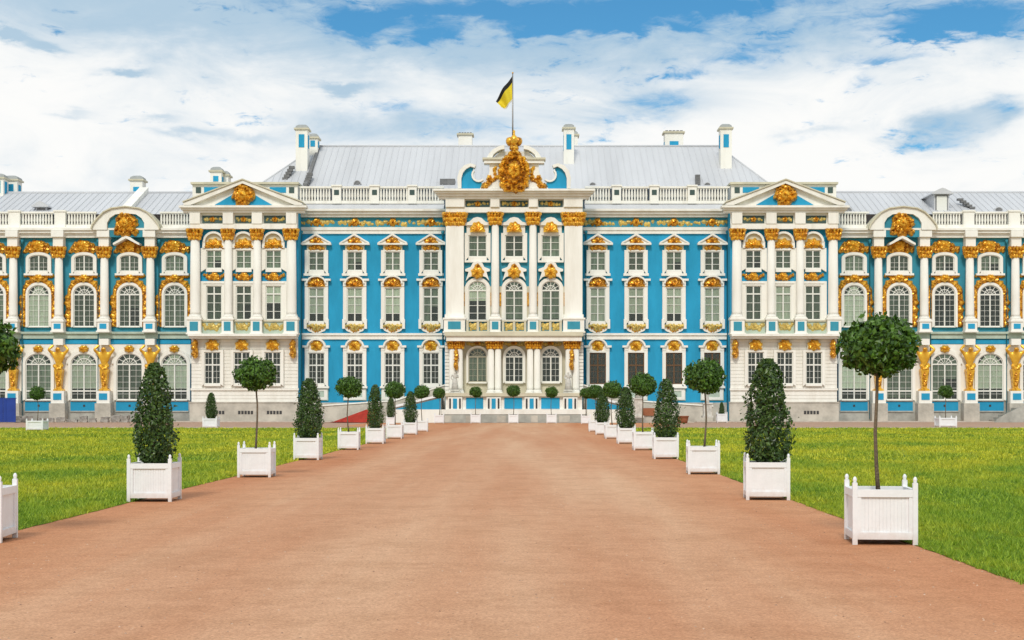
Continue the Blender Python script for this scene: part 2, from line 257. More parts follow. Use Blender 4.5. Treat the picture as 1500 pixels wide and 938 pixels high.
# ------------------------------------------------------------------ mesh builder
class MB:
    def __init__(s): s.v = []; s.f = []; s.mi = []; s.sm = []; s.mats = []
    def m(s, name):
        if name not in s.mats: s.mats.append(name)
        return s.mats.index(name)
    def add(s, vs, fs, mt, smooth=False):
        o = len(s.v); s.v += vs; k = s.m(mt)
        for f in fs: s.f.append(tuple(i + o for i in f)); s.mi.append(k); s.sm.append(smooth)
    def box(s, x0, x1, y0, y1, z0, z1, mt):
        if x0 > x1: x0, x1 = x1, x0
        if y0 > y1: y0, y1 = y1, y0
        if z0 > z1: z0, z1 = z1, z0
        v = [(x0,y0,z0),(x1,y0,z0),(x1,y1,z0),(x0,y1,z0),(x0,y0,z1),(x1,y0,z1),(x1,y1,z1),(x0,y1,z1)]
        s.add(v, [(0,3,2,1),(4,5,6,7),(0,1,5,4),(1,2,6,5),(2,3,7,6),(3,0,4,7)], mt)
    def poly(s, pts, y0, y1, mt):        # polygon in x,z extruded from y0 (front) to y1
        n = len(pts); a = sum(pts[i][0]*pts[(i+1)%n][1]-pts[(i+1)%n][0]*pts[i][1] for i in range(n))
        if a < 0: pts = pts[::-1]
        v = [(x, y0, z) for x, z in pts] + [(x, y1, z) for x, z in pts]
        s.add(v, [tuple(range(n)), tuple(range(2*n-1, n-1, -1))] + [(i, i+n, (i+1)%n+n, (i+1)%n) for i in range(n)], mt)
    def ring(s, outer, inner, y0, y1, mt, close=True):
        n = len(outer); v = [(x,y0,z) for x,z in outer]+[(x,y0,z) for x,z in inner]+[(x,y1,z) for x,z in outer]+[(x,y1,z) for x,z in inner]
        f = []
        for i in range(n if close else n-1):
            j = (i+1) % n
            f += [(i,i+n,j+n,j), (i,j,j+2*n,i+2*n), (i+n,i+3*n,j+3*n,j+n), (i+2*n,j+2*n,j+3*n,i+3*n)]
        if not close: f += [(0,2*n,3*n,n), (n-1,2*n-1,4*n-1,3*n-1)]
        s.add(v, f, mt)
    def lathe(s, cx, cy, prof, mt, n=12, smooth=True, sq=None):
        v = []; f = []
        for r, z in prof:
            for i in range(n):
                a = 2*math.pi*i/n + (math.pi/4 if sq else 0); v.append((cx+r*math.cos(a), cy+r*math.sin(a), z))
        for k in range(len(prof)-1):
            for i in range(n):
                j = (i+1) % n; f.append((k*n+i, k*n+j, (k+1)*n+j, (k+1)*n+i))
        f.append(tuple(range(n-1,-1,-1))); f.append(tuple(range((len(prof)-1)*n, len(prof)*n)))
        s.add(v, f, mt, smooth and not sq)
    def tube(s, pts, rad, mt, n=8):
        v = []; f = []
        for i, p in enumerate(pts):
            p = Vector(p); t = (Vector(pts[min(i+1,len(pts)-1)])-Vector(pts[max(i-1,0)])).normalized()
            a = t.orthogonal().normalized(); 
            if abs(t.x) < .9:
                a = t.cross(Vector((1,0,0))).normalized()
            b = t.cross(a); r = rad[i] if isinstance(rad, (list, tuple)) else rad
            for k in range(n):
                q = p + a*(r*math.cos(2*math.pi*k/n)) + b*(r*math.sin(2*math.pi*k/n)); v.append(tuple(q))
        for i in range(len(pts)-1):
            for k in range(n):
                j = (k+1) % n; f.append((i*n+k, i*n+j, (i+1)*n+j, (i+1)*n+k))
        f.append(tuple(range(n-1,-1,-1))); f.append(tuple(range((len(pts)-1)*n, len(pts)*n)))
        s.add(v, f, mt, True)
    def dome(s, cx, cz, rx, rz, h, y0, mt, lobes=0, amp=.12, seed=0, half=False, nr=4, na=22, flute=.3):
        # carved boss bulging towards -y; half=True keeps only the upper half (a shell)
        rg = random.Random(seed); ph = rg.random()*6.28 if not half else 0
        a0, a1 = (0, math.pi) if half else (0, 2*math.pi)
        cnt = na+1 if half else na; v = [(cx, y0-h, cz)]; f = []
        for k in range(1, nr+1):
            t = k/nr
            for i in range(cnt):
                a = a0+(a1-a0)*i/na; o = 1+amp*math.cos(lobes*a+ph)*t if lobes else 1
                hh = h*math.sqrt(max(0, 1-t*t*.96))*(1-flute*.5+flute*.5*math.cos(lobes*2*a+ph*2)) if lobes else h*math.sqrt(max(0,1-t*t))
                hh *= (1+.25*(rg.random()-.5)) if t < 1 else 1
                v.append((cx+rx*t*o*math.cos(a), y0-(hh if k < nr else 0), cz+rz*t*o*math.sin(a)))
        for i in range(cnt if not half else cnt-1):
            j = (i+1) % cnt; f.append((0, 1+i, 1+j))
            for k in range(nr-1): f.append((1+k*cnt+i, 1+(k+1)*cnt+i, 1+(k+1)*cnt+j, 1+k*cnt+j))
        f = [t[::-1] for t in f] if False else f
        s.add(v, f, mt, False)
        if half: s.box(cx-rx, cx+rx, y0-h*.5, y0, cz-rz*.10, cz, mt)
    def scatter(s, path, w, size, y0, mt, n, seed=0, h=.16):     # foliage-like carving along a path
        rg = random.Random(seed); P = [Vector((x, 0, z)) for x, z in path]
        Ls = [(P[i+1]-P[i]).length for i in range(len(P)-1)]; T = sum(Ls)
        for k in range(n):
            d = T*(k+.5)/n
            for i, l in enumerate(Ls):
                if d <= l: break
                d -= l
            p = P[i].lerp(P[i+1], min(1, d/l)); r = size*(.7+.6*rg.random())
            s.dome(p.x+(rg.random()-.5)*w, p.z+(rg.random()-.5)*w, r, r*(.8+.5*rg.random()), h*(.7+.6*rg.random()), y0, mt, nr=2, na=8, lobes=3, amp=.15, seed=k+seed)
    def mesh(s, name):
        me = bpy.data.meshes.new(name); me.from_pydata(s.v, [], s.f)
        for n in s.mats: me.materials.append(M[n])
        me.polygons.foreach_set('material_index', s.mi); me.polygons.foreach_set('use_smooth', s.sm); me.update(); return me
def link(name, me, parent=None, loc=(0,0,0), rz=0.0):
    o = bpy.data.objects.new(name, me); COL.objects.link(o); o.location = loc; o.rotation_euler = (0,0,rz); o.parent = parent; return o
def empty(name, loc, label, cat, group=None, rz=0.0):
    o = link(name, None, None, loc, rz); o.empty_display_size = .3; o['label'] = label; o['category'] = cat
    if group: o['group'] = group
    return o
def part(name, mb, parent, loc=None, label=None):   # mesh in world coordinates; its origin is moved to its own base
    vs = np.array(mb.v); c = (vs.min(0)+vs.max(0))/2; c[2] = vs[:,2].min()
    mb.v = [tuple(r) for r in (vs-c)]
    o = link(name, mb.mesh(name), None, tuple(c))
    if parent:
        o.parent = parent; o.location = Vector(c)-world_loc(parent)
    if label: o['label'] = label
    return o
def world_loc(o):
    l = Vector((0,0,0))
    while o: l += Vector(o.location); o = o.parent
    return l
def struct(o): o['kind'] = 'structure'; return o
K = lambda d: S*(D+d)/D
X = lambda u, d=0: u*K(d)
Z = lambda py, d=0: H+(HZ-py)*K(d)

# ------------------------------------------------------------------ ground
def sheet(name, poly, z, mt, thick=.0):
    mb = MB(); n = len(poly); mb.add([(x,y,z) for x,y in poly], [tuple(range(n))], mt); return struct(link(name, mb.mesh(name)))
sheet('ground', [(-900,-500),(900,-500),(900,900),(-900,900)], 0, 'gravel')
Y_LAWN = -D+101
EDGE = 5.74
rg = random.Random(3)
def edge_pts(sgn, y0, y1, step=.35):
    out = []; y = y0
    while y < y1:
        out.append((sgn*(EDGE+.02*math.sin(y*.5+sgn)+.018*rg.uniform(-1,1)), y)); y += step
    out.append((sgn*EDGE, y1)); return out
eR = edge_pts(1, -D-12, Y_LAWN); eL = edge_pts(-1, -D-12, Y_LAWN)
sheet('path', [(-EDGE-.3,-D-40),(EDGE+.3,-D-40),(EDGE+.3,Y_LAWN+.5),(13,Y_LAWN+8),(13,-8.6),(-13,-8.6),(-13,Y_LAWN+8),(-EDGE-.3,Y_LAWN+.5)], .004, 'path')
def lawn(sgn, e):
    far = [(sgn*95, Y_LAWN), (sgn*95, -D-12)]
    pts = e+far
    if sgn > 0: pts = pts[::-1] if sum(pts[i][0]*pts[(i+1)%len(pts)][1]-pts[(i+1)%len(pts)][0]*pts[i][1] for i in range(len(pts))) < 0 else pts
    else: pts = pts if sum(pts[i][0]*pts[(i+1)%len(pts)][1]-pts[(i+1)%len(pts)][0]*pts[i][1] for i in range(len(pts))) > 0 else pts[::-1]
    sheet('lawn', pts, .010, 'lawn')
lawn(1, eR); lawn(-1, eL)
# pale stone kerb strip along the building and at the far lawn edge
def kerb(x0, x1, y0, y1, h):
    mb = MB(); mb.box(x0, x1, y0, y1, 0.002, h, 'kerb'); return struct(part('kerb', mb, None))
kerb(-60, -17, -2.9, -2.3, .10); kerb(17, 60, -2.9, -2.3, .10); kerb(-60, -13.2, Y_LAWN+.05, Y_LAWN+.25, .06); kerb(13.2, 60, Y_LAWN+.05, Y_LAWN+.25, .06)

def pebbles():
    r = np.random.default_rng(5); n = 2600; zz = 7+24*r.random(n)**1.5; x = (r.random(n)*2-1)*np.minimum(EDGE-.05, zz*.42)+CX*.6; x = np.clip(x, -EDGE+.05, EDGE-.05); y = zz-D
    V = []; F_ = []
    for i in range(n):
        s_ = .004+.009*r.random()**2; a = r.random()*3; o = len(V)
        for k in range(5): V.append((x[i]+s_*math.cos(a+k*1.257)*(1+.3*r.random()), y[i]+s_*math.sin(a+k*1.257), .003))
        V.append((x[i], y[i], .004+s_*.8)); F_ += [(o+k, o+(k+1) % 5, o+5) for k in range(5)]
    me = bpy.data.meshes.new('loose_gravel'); me.from_pydata(V, [], F_); me.materials.append(M['pebble'])
    o = link('loose_gravel', me); o['kind'] = 'stuff'; o['label'] = 'loose small pebbles strewn over the reddish path'; o['category'] = 'gravel'
pebbles()
def grass(sgn):
    # individual blades, fine and dense near the camera and coarser with distance
    r = np.random.default_rng(11+sgn); V = []; 
    bands = [(11.5, 24, 1100, .062, .010), (24, 42, 420, .070, .017), (42, 70, 110, .075, .034), (70, 100.8, 34, .075, .06)]
    for z0, z1, dens, hh, ww in bands:
        for za in np.arange(z0, z1, 3.0):
            zb = min(za+3.0, z1); xm = (770 if sgn < 0 else 730)/F*zb+1.6
            xmax = xm-CX if sgn < 0 else xm+CX
            if xmax <= EDGE: continue
            n = int(dens*(xmax-EDGE)*(zb-za)); x = EDGE-.02+r.random(n)*(xmax-EDGE); y = za+r.random(n)*(zb-za)
            x = x*sgn; y = y-D
            gs = .16+.004*za; ix = np.floor(x/gs); iy = np.floor(y/gs); hs = np.modf(np.abs(np.sin(ix*12.9898+iy*78.233)*43758.5453))[0]; h2 = np.modf(hs*917.3)[0]; pull = .55*(r.random(n) < .75)
            x = sgn*np.maximum(EDGE-.07*r.random(n)**2+.02, np.abs(x+((ix+hs)*gs-x)*pull)); y = y+((iy+h2)*gs-y)*pull; cl = .55+.9*np.modf(hs*313.7)[0]
            a = r.random(n)*6.283; h = cl*hh*(.5+.9*r.random(n)); w = ww*(.6+.8*r.random(n)); le = h*(.3+.6*r.random(n)); b = r.random(n)*6.283
            dxy = np.stack([np.cos(a)*w/2, np.sin(a)*w/2], 1); base = np.stack([x, y], 1)
            tip = base+np.stack([np.cos(b)*le, np.sin(b)*le], 1)
            zz = np.full(n, .006)
            V.append(np.stack([np.c_[base-dxy, zz], np.c_[base+dxy, zz], np.c_[tip, h]], 1))
    V = np.concatenate(V).reshape(-1, 3); n = len(V)//3
    me = bpy.data.meshes.new('grass_blades'); me.vertices.add(n*3); me.loops.add(n*3); me.polygons.add(n)
    me.vertices.foreach_set('co', V.ravel()); me.loops.foreach_set('vertex_index', np.arange(n*3)); me.polygons.foreach_set('loop_start', np.arange(n)*3)
    me.update(); me.validate(); me.materials.append(M['grass_blade'])
    o = link('grass', me); o['kind'] = 'stuff'; o['category'] = 'grass'
    o['label'] = 'short green grass of the lawn %s the gravel path' % ('right of' if sgn > 0 else 'left of'); return o
grass(1); grass(-1)

# ------------------------------------------------------------------ palace
palace = empty('palace', (0,0,0), 'long blue and white baroque palace with gilded ornament and grey metal roofs', 'palace')
def pb(name, fn, parent=palace, label=None):
    mb = MB(); fn(mb); return part(name, mb, parent, label=label)
def slab(mb, u0, u1, y0, y1, d, proj, mt, back=None):      # box given in facade pixels; proj = how far it stands proud of plane d
    mb.box(X(u0,d), X(u1,d), d-proj, (d if back is None else back), Z(y1,d), Z(y0,d), mt)
DC, DP, DW, DB = -2.5, -2.0, 0.0, 0.0     # planes: centre, pavilions, wings, blue walls

# walls
pb('wall', lambda m: m.box(X(-320), X(320), 0, 14, 0, Z(307.5), 'blue_stucco'))
pb('wall', lambda m: m.box(X(-101,DC), X(101,DC), DC, -.003, 0, Z(283,DC), 'teal_stucco'))
for s in (-1, 1):
    a, b = sorted((X(s*316.5,DP), X(s*472,DP)))
    pb('wall', lambda m: m.box(a, b, DP, 13, 0, Z(300,DP), 'blue_stucco'))
    c, e = sorted((s*X(474), s*X(900)))
    pb('wall', lambda m: m.box(c, e, 0, 12, 0, Z(335), 'teal_stucco'))

# ---- windows
CACHE = {}
def arch(hw, z0, zs, rise, n=12):      # outline, bottom left up and over to bottom right
    pts = [(-hw, z0)]
    for i in range(n+1):
        a = math.pi*(1-i/n); pts.append((hw*math.cos(a), zs+rise*math.sin(a)))
    pts.append((hw, z0)); return pts
def arch_line(hw, zs, rise, n=12): return arch(hw, 0, zs, rise, n)[1:-1]
# kind: (glass half width, top of glass, bottom of glass, arch rise px, columns, rows, transom rows, surround width, k)
WK = {
 'blue_top':   dict(hw=11.5, t=369, b=397, rise=0, nx=2, ny=3, tr=[], sw=5.5, st=367, sb=404),
 'blue_mid':   dict(hw=11.5, t=422, b=472, rise=0, nx=2, ny=4, tr=[435], sw=5.5, st=420, sb=478),
 'blue_low':   dict(hw=12, t=517, b=563, rise=0, nx=4, ny=5, tr=[535.4], sw=5, st=514, sb=568),
 'pav_top':    dict(hw=11.5, t=367, b=394, rise=0, nx=2, ny=3, tr=[], sw=8, st=364, sb=399),
 'pav_mid':    dict(hw=11.5, t=419, b=469, rise=0, nx=2, ny=4, tr=[431], sw=8.5, st=412.5, sb=471),
 'pav_low':    dict(hw=12, t=516, b=563, rise=0, nx=4, ny=5, tr=[534.8], sw=4, st=513, sb=566),
 'cen_top':    dict(hw=13.5, t=345, b=377, rise=0, nx=2, ny=3, tr=[], sw=5.5, st=342, sb=384),
 'cen_mid':    dict(hw=13.5, t=412, b=470, rise=11, nx=2, ny=4, tr=[426], sw=5, st=407, sb=471),
 'cen_low':    dict(hw=13.5, t=510, b=560, rise=12, nx=4, ny=4, tr=[523], sw=3, st=507, sb=562),
 'wing_top':   dict(hw=14, t=374, b=398, rise=5, nx=4, ny=3, tr=[], sw=4.5, st=370, sb=403),
 'wing_mid':   dict(hw=15.5, t=418, b=479, rise=13, nx=4, ny=6, tr=[432], sw=3.2, st=414, sb=480),
 'wing_low':   dict(hw=19, t=518, b=586, rise=15, nx=4, ny=6, tr=[534,573], sw=4, st=514, sb=587),
}
DEPTH = {'blue':DB, 'pav':DP, 'cen':DC, 'wing':DW}
def win_meshes(kind, variant, sashmat):
    key = (kind, variant, sashmat)
    if key in CACHE: return CACHE[key]
    w = WK[kind]; d = DEPTH[kind.split('_')[0]]; k = K(d); yb = w['sb']
    z = lambda py: (yb-py)*k
    hw = w['hw']*k; zt, zb = z(w['t']), z(w['b']); rise = w['rise']*k; zs = zt-rise
    ob = w['sw']*k
    def outline(e, zlow, ztop):      # opening grown by e
        if rise: return arch(hw+e, zlow, zs, rise+(ztop-zt))
        return [(-hw-e, zlow), (-hw-e, ztop), (hw+e, ztop), (hw+e, zlow)]
    # surround
    sr = MB(); white = 'white_stucco'
    so = outline(ob, z(w['sb']), z(w['st'])); si = outline(0, zb, zt)
    sr.ring(so, si, -.26, 0, white, close=False)
    sr.box(-hw, hw, -.30, 0, z(w['sb']), zb, white)                       # sill block
    gold = MB(); shell = MB()
    f = lambda px: px*k
    if kind == 'blue_top':
        sr.box(f(-18.5), f(18.5), -.34, 0, z(404.5), z(401), white)
        sr.box(f(-14), f(14), -.22, 0, z(366.9), z(357.5), 'cream_stucco')
        sr.poly([(f(-21), z(358)), (f(21), z(358)), (f(21), z(355.5)), (0, z(344)), (f(-21), z(355.5))], -.40, 0, white)
        sr.ring([(f(-22), z(357)), (0, z(342.6)), (f(22), z(357))], [(f(-19), z(357)), (0, z(346)), (f(19), z(357))], -.55, -.40, white, close=False)
        sr.box(f(-22), f(22), -.56, 0, z(359.5), z(357.2), white)
        shell.dome(0, z(356.5), f(10), f(8.5), .22, -.40, 'gilt', 7, half=True)
        gold.scatter([(f(-11), z(364.5)), (f(11), z(364.5))], .10, .16, -.22, 'gilt', 9, 5); gold.dome(0, z(362), f(7), f(3.5), .2, -.24, 'gilt', 5)
    elif kind == 'blue_mid':
        n = 12; o = arch_line(f(15), z(416), f(12), n); i = arch_line(f(12.8), z(416), f(9.6), n)
        sr.ring(o, i, -.52, 0, white, close=False)
        sr.box(f(-21), f(-13), -.48, 0, z(412), z(409), white); sr.box(f(13), f(21), -.48, 0, z(412), z(409), white)
        sr.box(f(-17), f(-12.9), -.34, 0, z(420), z(412), white); sr.box(f(12.9), f(17), -.34, 0, z(420), z(412), white)
        sr.poly(arch(f(12.7), z(420), z(416), f(9.5)), -.16, 0, 'cream_stucco')
        sr.box(f(-18), f(-14), -.38, 0, z(482), z(468), white); sr.box(f(14), f(18), -.38, 0, z(482), z(468), white)
        sr.poly([(f(-17), z(478)), (f(17), z(478)), (f(12), z(485)), (f(5), z(488)), (f(-5), z(488)), (f(-12), z(485))], -.22, 0, white)
        shell.dome(0, z(419.5), f(13), f(13), .30, -.16, 'gilt', 9, half=True, na=30)
        gold.scatter([(f(-14), z(478)), (f(14), z(478))], .08, .17, -.30, 'pale_gilt', 9, 3); gold.dome(0, z(481), f(7), f(5.5), .25, -.23, 'pale_gilt', 5)
        gold.scatter([(f(-11), z(480)), (0, z(486)), (f(11), z(480))], .05, .13, -.24, 'gilt', 6, 8)
    elif kind == 'blue_low':
        n = 12; o = arch_line(f(14), z(508), f(12), n); i = arch_line(f(11.5), z(508), f(9.5), n)
        sr.ring(o, i, -.48, 0, white, close=False); sr.poly(arch(f(11.4), z(514), z(508), f(9.4)), -.18, 0, white)
        sr.box(f(-20), f(-12), -.44, 0, z(509.5), z(506.5), white); sr.box(f(12), f(20), -.44, 0, z(509.5), z(506.5), white)
        sr.box(f(-17), f(-11.5), -.30, 0, z(514), z(509.5), white); sr.box(f(11.5), f(17), -.30, 0, z(514), z(509.5), white)
        sr.box(f(-18.5), f(18.5), -.36, 0, z(569), z(566), white)
        sr.box(f(-17), f(17), -.12, 0, z(587), z(569), 'pale_green'); sr.ring([(f(-16),z(586)),(f(-16),z(570)),(f(16),z(570)),(f(16),z(586))], [(f(-11),z(582)),(f(-11),z(573)),(f(11),z(573)),(f(11),z(582))], -.17, -.12, white)
        gold.dome(0, z(507), f(9), f(8), .32, -.18, 'gilt_bright', 7)
    elif kind == 'pav_top':
        o = arch_line(f(15.5), z(355), f(15), 14); i = arch_line(f(12.5), z(355), f(12), 14)
        sr.ring(o, i, -.50, 0, white, close=False); sr.poly(arch(f(12.4), z(364), z(355), f(11.9)), -.2, 0, 'cream_stucco')
        sr.box(f(-16.5), f(-12.5), -.42, 0, z(364), z(355), white); sr.box(f(12.5), f(16.5), -.42, 0, z(364), z(355), white)
        gold.dome(0, z(360.5), f(13), f(10.5), .34, -.20, 'gilt_bright', 9, half=True, na=30)
        gold.scatter([(f(-14), z(362)), (f(14), z(362))], .06, .15, -.28, 'gilt', 9, 2)
    elif kind == 'pav_mid':
        gold.dome(0, z(405), f(7), f(6), .32, -.12, 'gilt_bright', 7)
        gold.scatter([(f(-15), z(402)), (f(-6), z(409)), (f(6), z(409)), (f(15), z(402))], .10, .19, -.10, 'gilt', 13, 4)
        sr.box(f(-16), f(16), -.34, 0, z(416), z(413), white)
    elif kind == 'pav_low':
        sr.box(f(-10), f(10), -.3, 0, z(513), z(501), 'cream_stucco')
        gold.dome(0, z(506), f(9.5), f(8), .34, -.30, 'gilt_bright', 7); gold.scatter([(f(-9), z(511)), (f(9), z(511))], .05, .14, -.3, 'gilt', 6, 1)
    elif kind == 'cen_top':
        sr.poly([(f(-19), z(328)), (f(-12), z(326)), (f(-6), z(320.5)), (0, z(319)), (f(6), z(320.5)), (f(12), z(326)), (f(19), z(328)), (f(19), z(331)), (f(-19), z(331))], -.5, 0, white)
        sr.box(f(-16), f(16), -.26, 0, z(342), z(331), white); sr.box(f(-19), f(19), -.34, 0, z(385), z(382), white)
        gold.dome(0, z(340), f(11), f(14), .3, -.5, 'gilt_bright', 9, .06, half=True, na=28)
    elif kind == 'cen_mid':
        sr.poly([(f(-18), z(395)), (f(-10), z(392)), (f(-7), z(386)), (0, z(383.5)), (f(7), z(386)), (f(10), z(392)), (f(18), z(395)), (f(18), z(398)), (f(13), z(399)), (f(17), z(412)), (f(12), z(406.5)), (0, z(403)), (f(-12), z(406.5)), (f(-17), z(412)), (f(-13), z(399)), (f(-18), z(398))], -.46, 0, white)
        shell.dome(0, z(400), f(9.5), f(9), .34, -.46, 'gilt_bright', 7); shell.dome(0, z(391), f(4), f(4), .25, -.46, 'gilt', 5)
        for q in (-1, 1): sr.box(f(q*18.4), f(q*22), -.22, 0, z(471), z(420), 'cream_stucco'); gold.box(f(q*19), f(q*21.5), -.30, -.22, z(449), z(429), 'gilt')
    elif kind == 'cen_low':
        gold.dome(0, z(503), f(5), f(3), .25, -.2, 'gilt', 5); gold.scatter([(f(-16), z(503)), (f(-8), z(505.5)), (f(8), z(505.5)), (f(16), z(503))], .07, .16, -.06, 'pale_gilt', 12, 6)
    elif kind == 'wing_top':
        sr.box(f(-21), f(21), -.34, 0, z(404), z(401), white)
        gold.dome(0, z(361), f(9), f(8.5), .36, -.12, 'gilt_bright', 7); gold.scatter([(f(-21), z(370)), (f(-15), z(362)), (f(-7), z(357)), (f(7), z(357)), (f(15), z(362)), (f(21), z(370))], .14, .27, -.06, 'gilt', 17, 4, .22)
        gold.scatter([(f(-14), z(366)), (f(14), z(366))], .14, .26, -.1, 'gilt', 12, 9, .22)
    elif kind == 'wing_mid':
        gold.dome(0, z(408), f(8), f(6), .36, -.26, 'gilt_bright', 7)
        a = [(f(-23), z(478))]+[(f(-23), z(440))]+[(x, zz) for x, zz in arch_line(f(22), z(432), f(23), 8)]+[(f(23), z(440)), (f(23), z(478))]
        gold.scatter(a, .14, .29, -.12, 'gilt', 50, 7, .2)
        gold.scatter([(f(-22), z(404.5)), (f(22), z(404.5))], .05, .2, -.1, 'gilt', 12, 3)
        for q in (-1, 1): gold.box(f(q*18.8), f(q*26), -.14, 0, z(479), z(438), 'gilt')
    elif kind == 'wing_low':
        gold.dome(0, z(511.5), f(7.5), f(5.5), .36, -.28, 'gilt_bright', 7)
        o = arch_line(f(26), z(533), f(21), 14); i = arch_line(f(23.1), z(533), f(19.1), 14); sr.ring(o, i, -.2, 0, white, close=False)
    # sash
    sa = MB(); t = .045 if w['nx'] == 2 else .026; y0, y1 = -.15, -.10
    fr = .09; inn = [(x*(hw-fr)/hw, min(max(zz, zb+fr), zt-fr) if not rise else max(zb+fr, zs+(zz-zs)*(1-fr/max(rise,.2)) if zz > zs else zz)) for x, zz in outline(0, zb, zt)]
    sa.ring(outline(0, zb, zt), inn, y0, y1, sashmat, close=False); sa.box(-hw, hw, y0, y1, zb, zb+fr, sashmat)
    body_top = z(w['tr'][0]) if (w['tr'] and rise) else zs if rise else zt
    cw = .06
    sa.box(-cw, cw, y0-.01, y1, zb+fr, (body_top if rise else zt-fr), sashmat)
    trs = [z(p) for p in w['tr']]
    for p in trs: sa.box(-hw+fr, hw-fr, y0-.02, y1+.002, p-.065, p+.065, sashmat)
    for i in range(1, w['nx']):
        x = -hw+2*hw*i/w['nx']
        if abs(x) > .02: sa.box(x-t/2, x+t/2, y0+.01, y1-.004, zb+fr, (body_top if rise else zt-fr), sashmat)
    for j in range(1, w['ny']):
        p = zb+(body_top-zb)*j/w['ny']
        if all(abs(p-q) > .16 for q in trs): sa.box(-hw+fr, hw-fr, y0+.012, y1-.008, p-t/2, p+t/2, sashmat)
    if rise and kind != 'wing_top':      # fanlight: spokes and a hoop
        z0 = body_top
        for a in range(1, 6):
            an = math.pi*a/6; L0 = .18; L1 = 1.0
            x1, q1 = (hw-fr)*math.cos(an), z0+(zt-fr-z0)*math.sin(an); x0, q0 = x1*L0, z0+(q1-z0)*L0
            nx, nz = -(q1-q0), (x1-x0); ln = math.hypot(nx, nz); nx, nz = nx/ln*.028, nz/ln*.028
            sa.poly([(x0-nx,q0-nz),(x1-nx,q1-nz),(x1+nx,q1+nz),(x0+nx,q0+nz)], y0+.012, y1-.008, sashmat)
        h1 = [(x*.62, z0+(zz-z0)*.62) for x, zz in arch_line(hw-fr, z0, zt-fr-z0)]; h2 = [(x*.54, z0+(zz-z0)*.54) for x, zz in arch_line(hw-fr, z0, zt-fr-z0)]
        sa.ring(h1, h2, y0+.014, y1-.01, sashmat, close=False)
    elif rise:
        sa.box(-cw, cw, y0-.01, y1, body_top, zt-fr, sashmat)
    # pane, curtain / dark room
    pa = MB(); pa.poly(outline(-.01, zb+.01, zt-.01), -.112, -.108, 'glass')
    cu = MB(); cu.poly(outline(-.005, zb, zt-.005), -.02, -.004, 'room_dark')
    def drape(zlo, zhi, mt, x0=-1, x1=1):
        n = 22; v = []; ff = []
        zz = [zlo+(zhi-zlo)*i/3 for i in range(4)]
        for q in zz:
            lim = hw-.02
            if rise and q > zs: lim = max(.05, (hw-.02)*math.sqrt(max(0, 1-((q-zs)/(rise))**2)))
            for i in range(n+1):
                x = lim*(x0+(x1-x0)*i/n); v.append((x, -.062+.018*math.sin(i*1.9+q), q))
        for r_ in range(3):
            for i in range(n): a = r_*(n+1)+i; ff.append((a, a+1, a+n+2, a+n+1))
        cu.add(v, ff, mt, True)
    hh = zt-zb
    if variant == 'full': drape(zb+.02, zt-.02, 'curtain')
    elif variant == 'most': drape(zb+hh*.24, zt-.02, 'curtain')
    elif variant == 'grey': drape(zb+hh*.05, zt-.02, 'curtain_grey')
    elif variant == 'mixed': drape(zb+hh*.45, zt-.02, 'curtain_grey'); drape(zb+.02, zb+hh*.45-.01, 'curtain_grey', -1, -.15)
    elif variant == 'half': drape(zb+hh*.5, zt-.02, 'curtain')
    res = [('window', sr.mesh('window'))]
    for nm, b in (('sash', sa), ('pane', pa), ('curtain', cu), ('gilded_ornament', gold), ('gilded_shell', shell)):
        if b.v: res.append((nm, b.mesh(nm)))
    CACHE[key] = res; return res
def window(kind, u, variant='grey', sash='sash_white', fwd=0.0):
    d = DEPTH[kind.split('_')[0]]; ms = win_meshes(kind, variant, sash)
    root = link('window', ms[0][1], palace, (X(u,d), d-fwd, Z(WK[kind]['sb'],d)))
    for nm, me in ms[1:]:
        if nm == 'curtain' and variant == 'dark': nm = 'window_recess'
        link(nm, me, root)
    return root
UB = [122, 178, 233.5, 289.5]
mid_l = ['mixed', 'most', 'most', 'most']; mid_r = ['full', 'most', 'most', 'full']
for i, u in enumerate(UB):
    window('blue_top', -u, ['grey', 'grey', 'mixed', 'grey'][i]); window('blue_top', u, ['grey', 'grey', 'mixed', 'grey'][i])
    window('blue_mid', -u, mid_l[i]); window('blue_mid', u, mid_r[i])
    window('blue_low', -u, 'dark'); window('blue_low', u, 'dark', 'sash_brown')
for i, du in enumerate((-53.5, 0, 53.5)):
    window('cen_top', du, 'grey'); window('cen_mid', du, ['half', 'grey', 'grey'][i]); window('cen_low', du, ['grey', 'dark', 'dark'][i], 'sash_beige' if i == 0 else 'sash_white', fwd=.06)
UP = 394.5
for s in (-1, 1):
    for i, dx in enumerate((-44.5, -1, 42.5)):
        u = s*(UP-dx) if s < 0 else UP+dx
        u = -(UP-dx) if s < 0 else UP+dx
        window('pav_top', u, 'mixed' if i == 0 else 'grey'); window('pav_mid', u, (['grey', 'mixed', 'half'] if s < 0 else ['grey', 'full', 'grey'])[i])
        window('pav_low', -(UP-[-46.5,-3.5,41.5][i]) if s < 0 else UP+[-41.5,1,43.5][i], 'dark', fwd=.12)
UW = [497, 563, 629.5, 696, 762]; UCOL = [531, 598, 664.5, 731, 797]
for s in (-1, 1):
    for i, u in enumerate(UW):
        window('wing_top', s*u, 'grey' if (s < 0 or i < 2) else 'mixed'); window('wing_mid', s*u, ['grey','mixed','grey','full','grey'][i] if s < 0 else ['full','grey','dark','dark','grey'][i])
        window('wing_low', s*u, ['most', 'grey', 'most', 'grey', 'most'][i] if s < 0 else ['most','grey','mixed','most','grey'][i], fwd=.05)

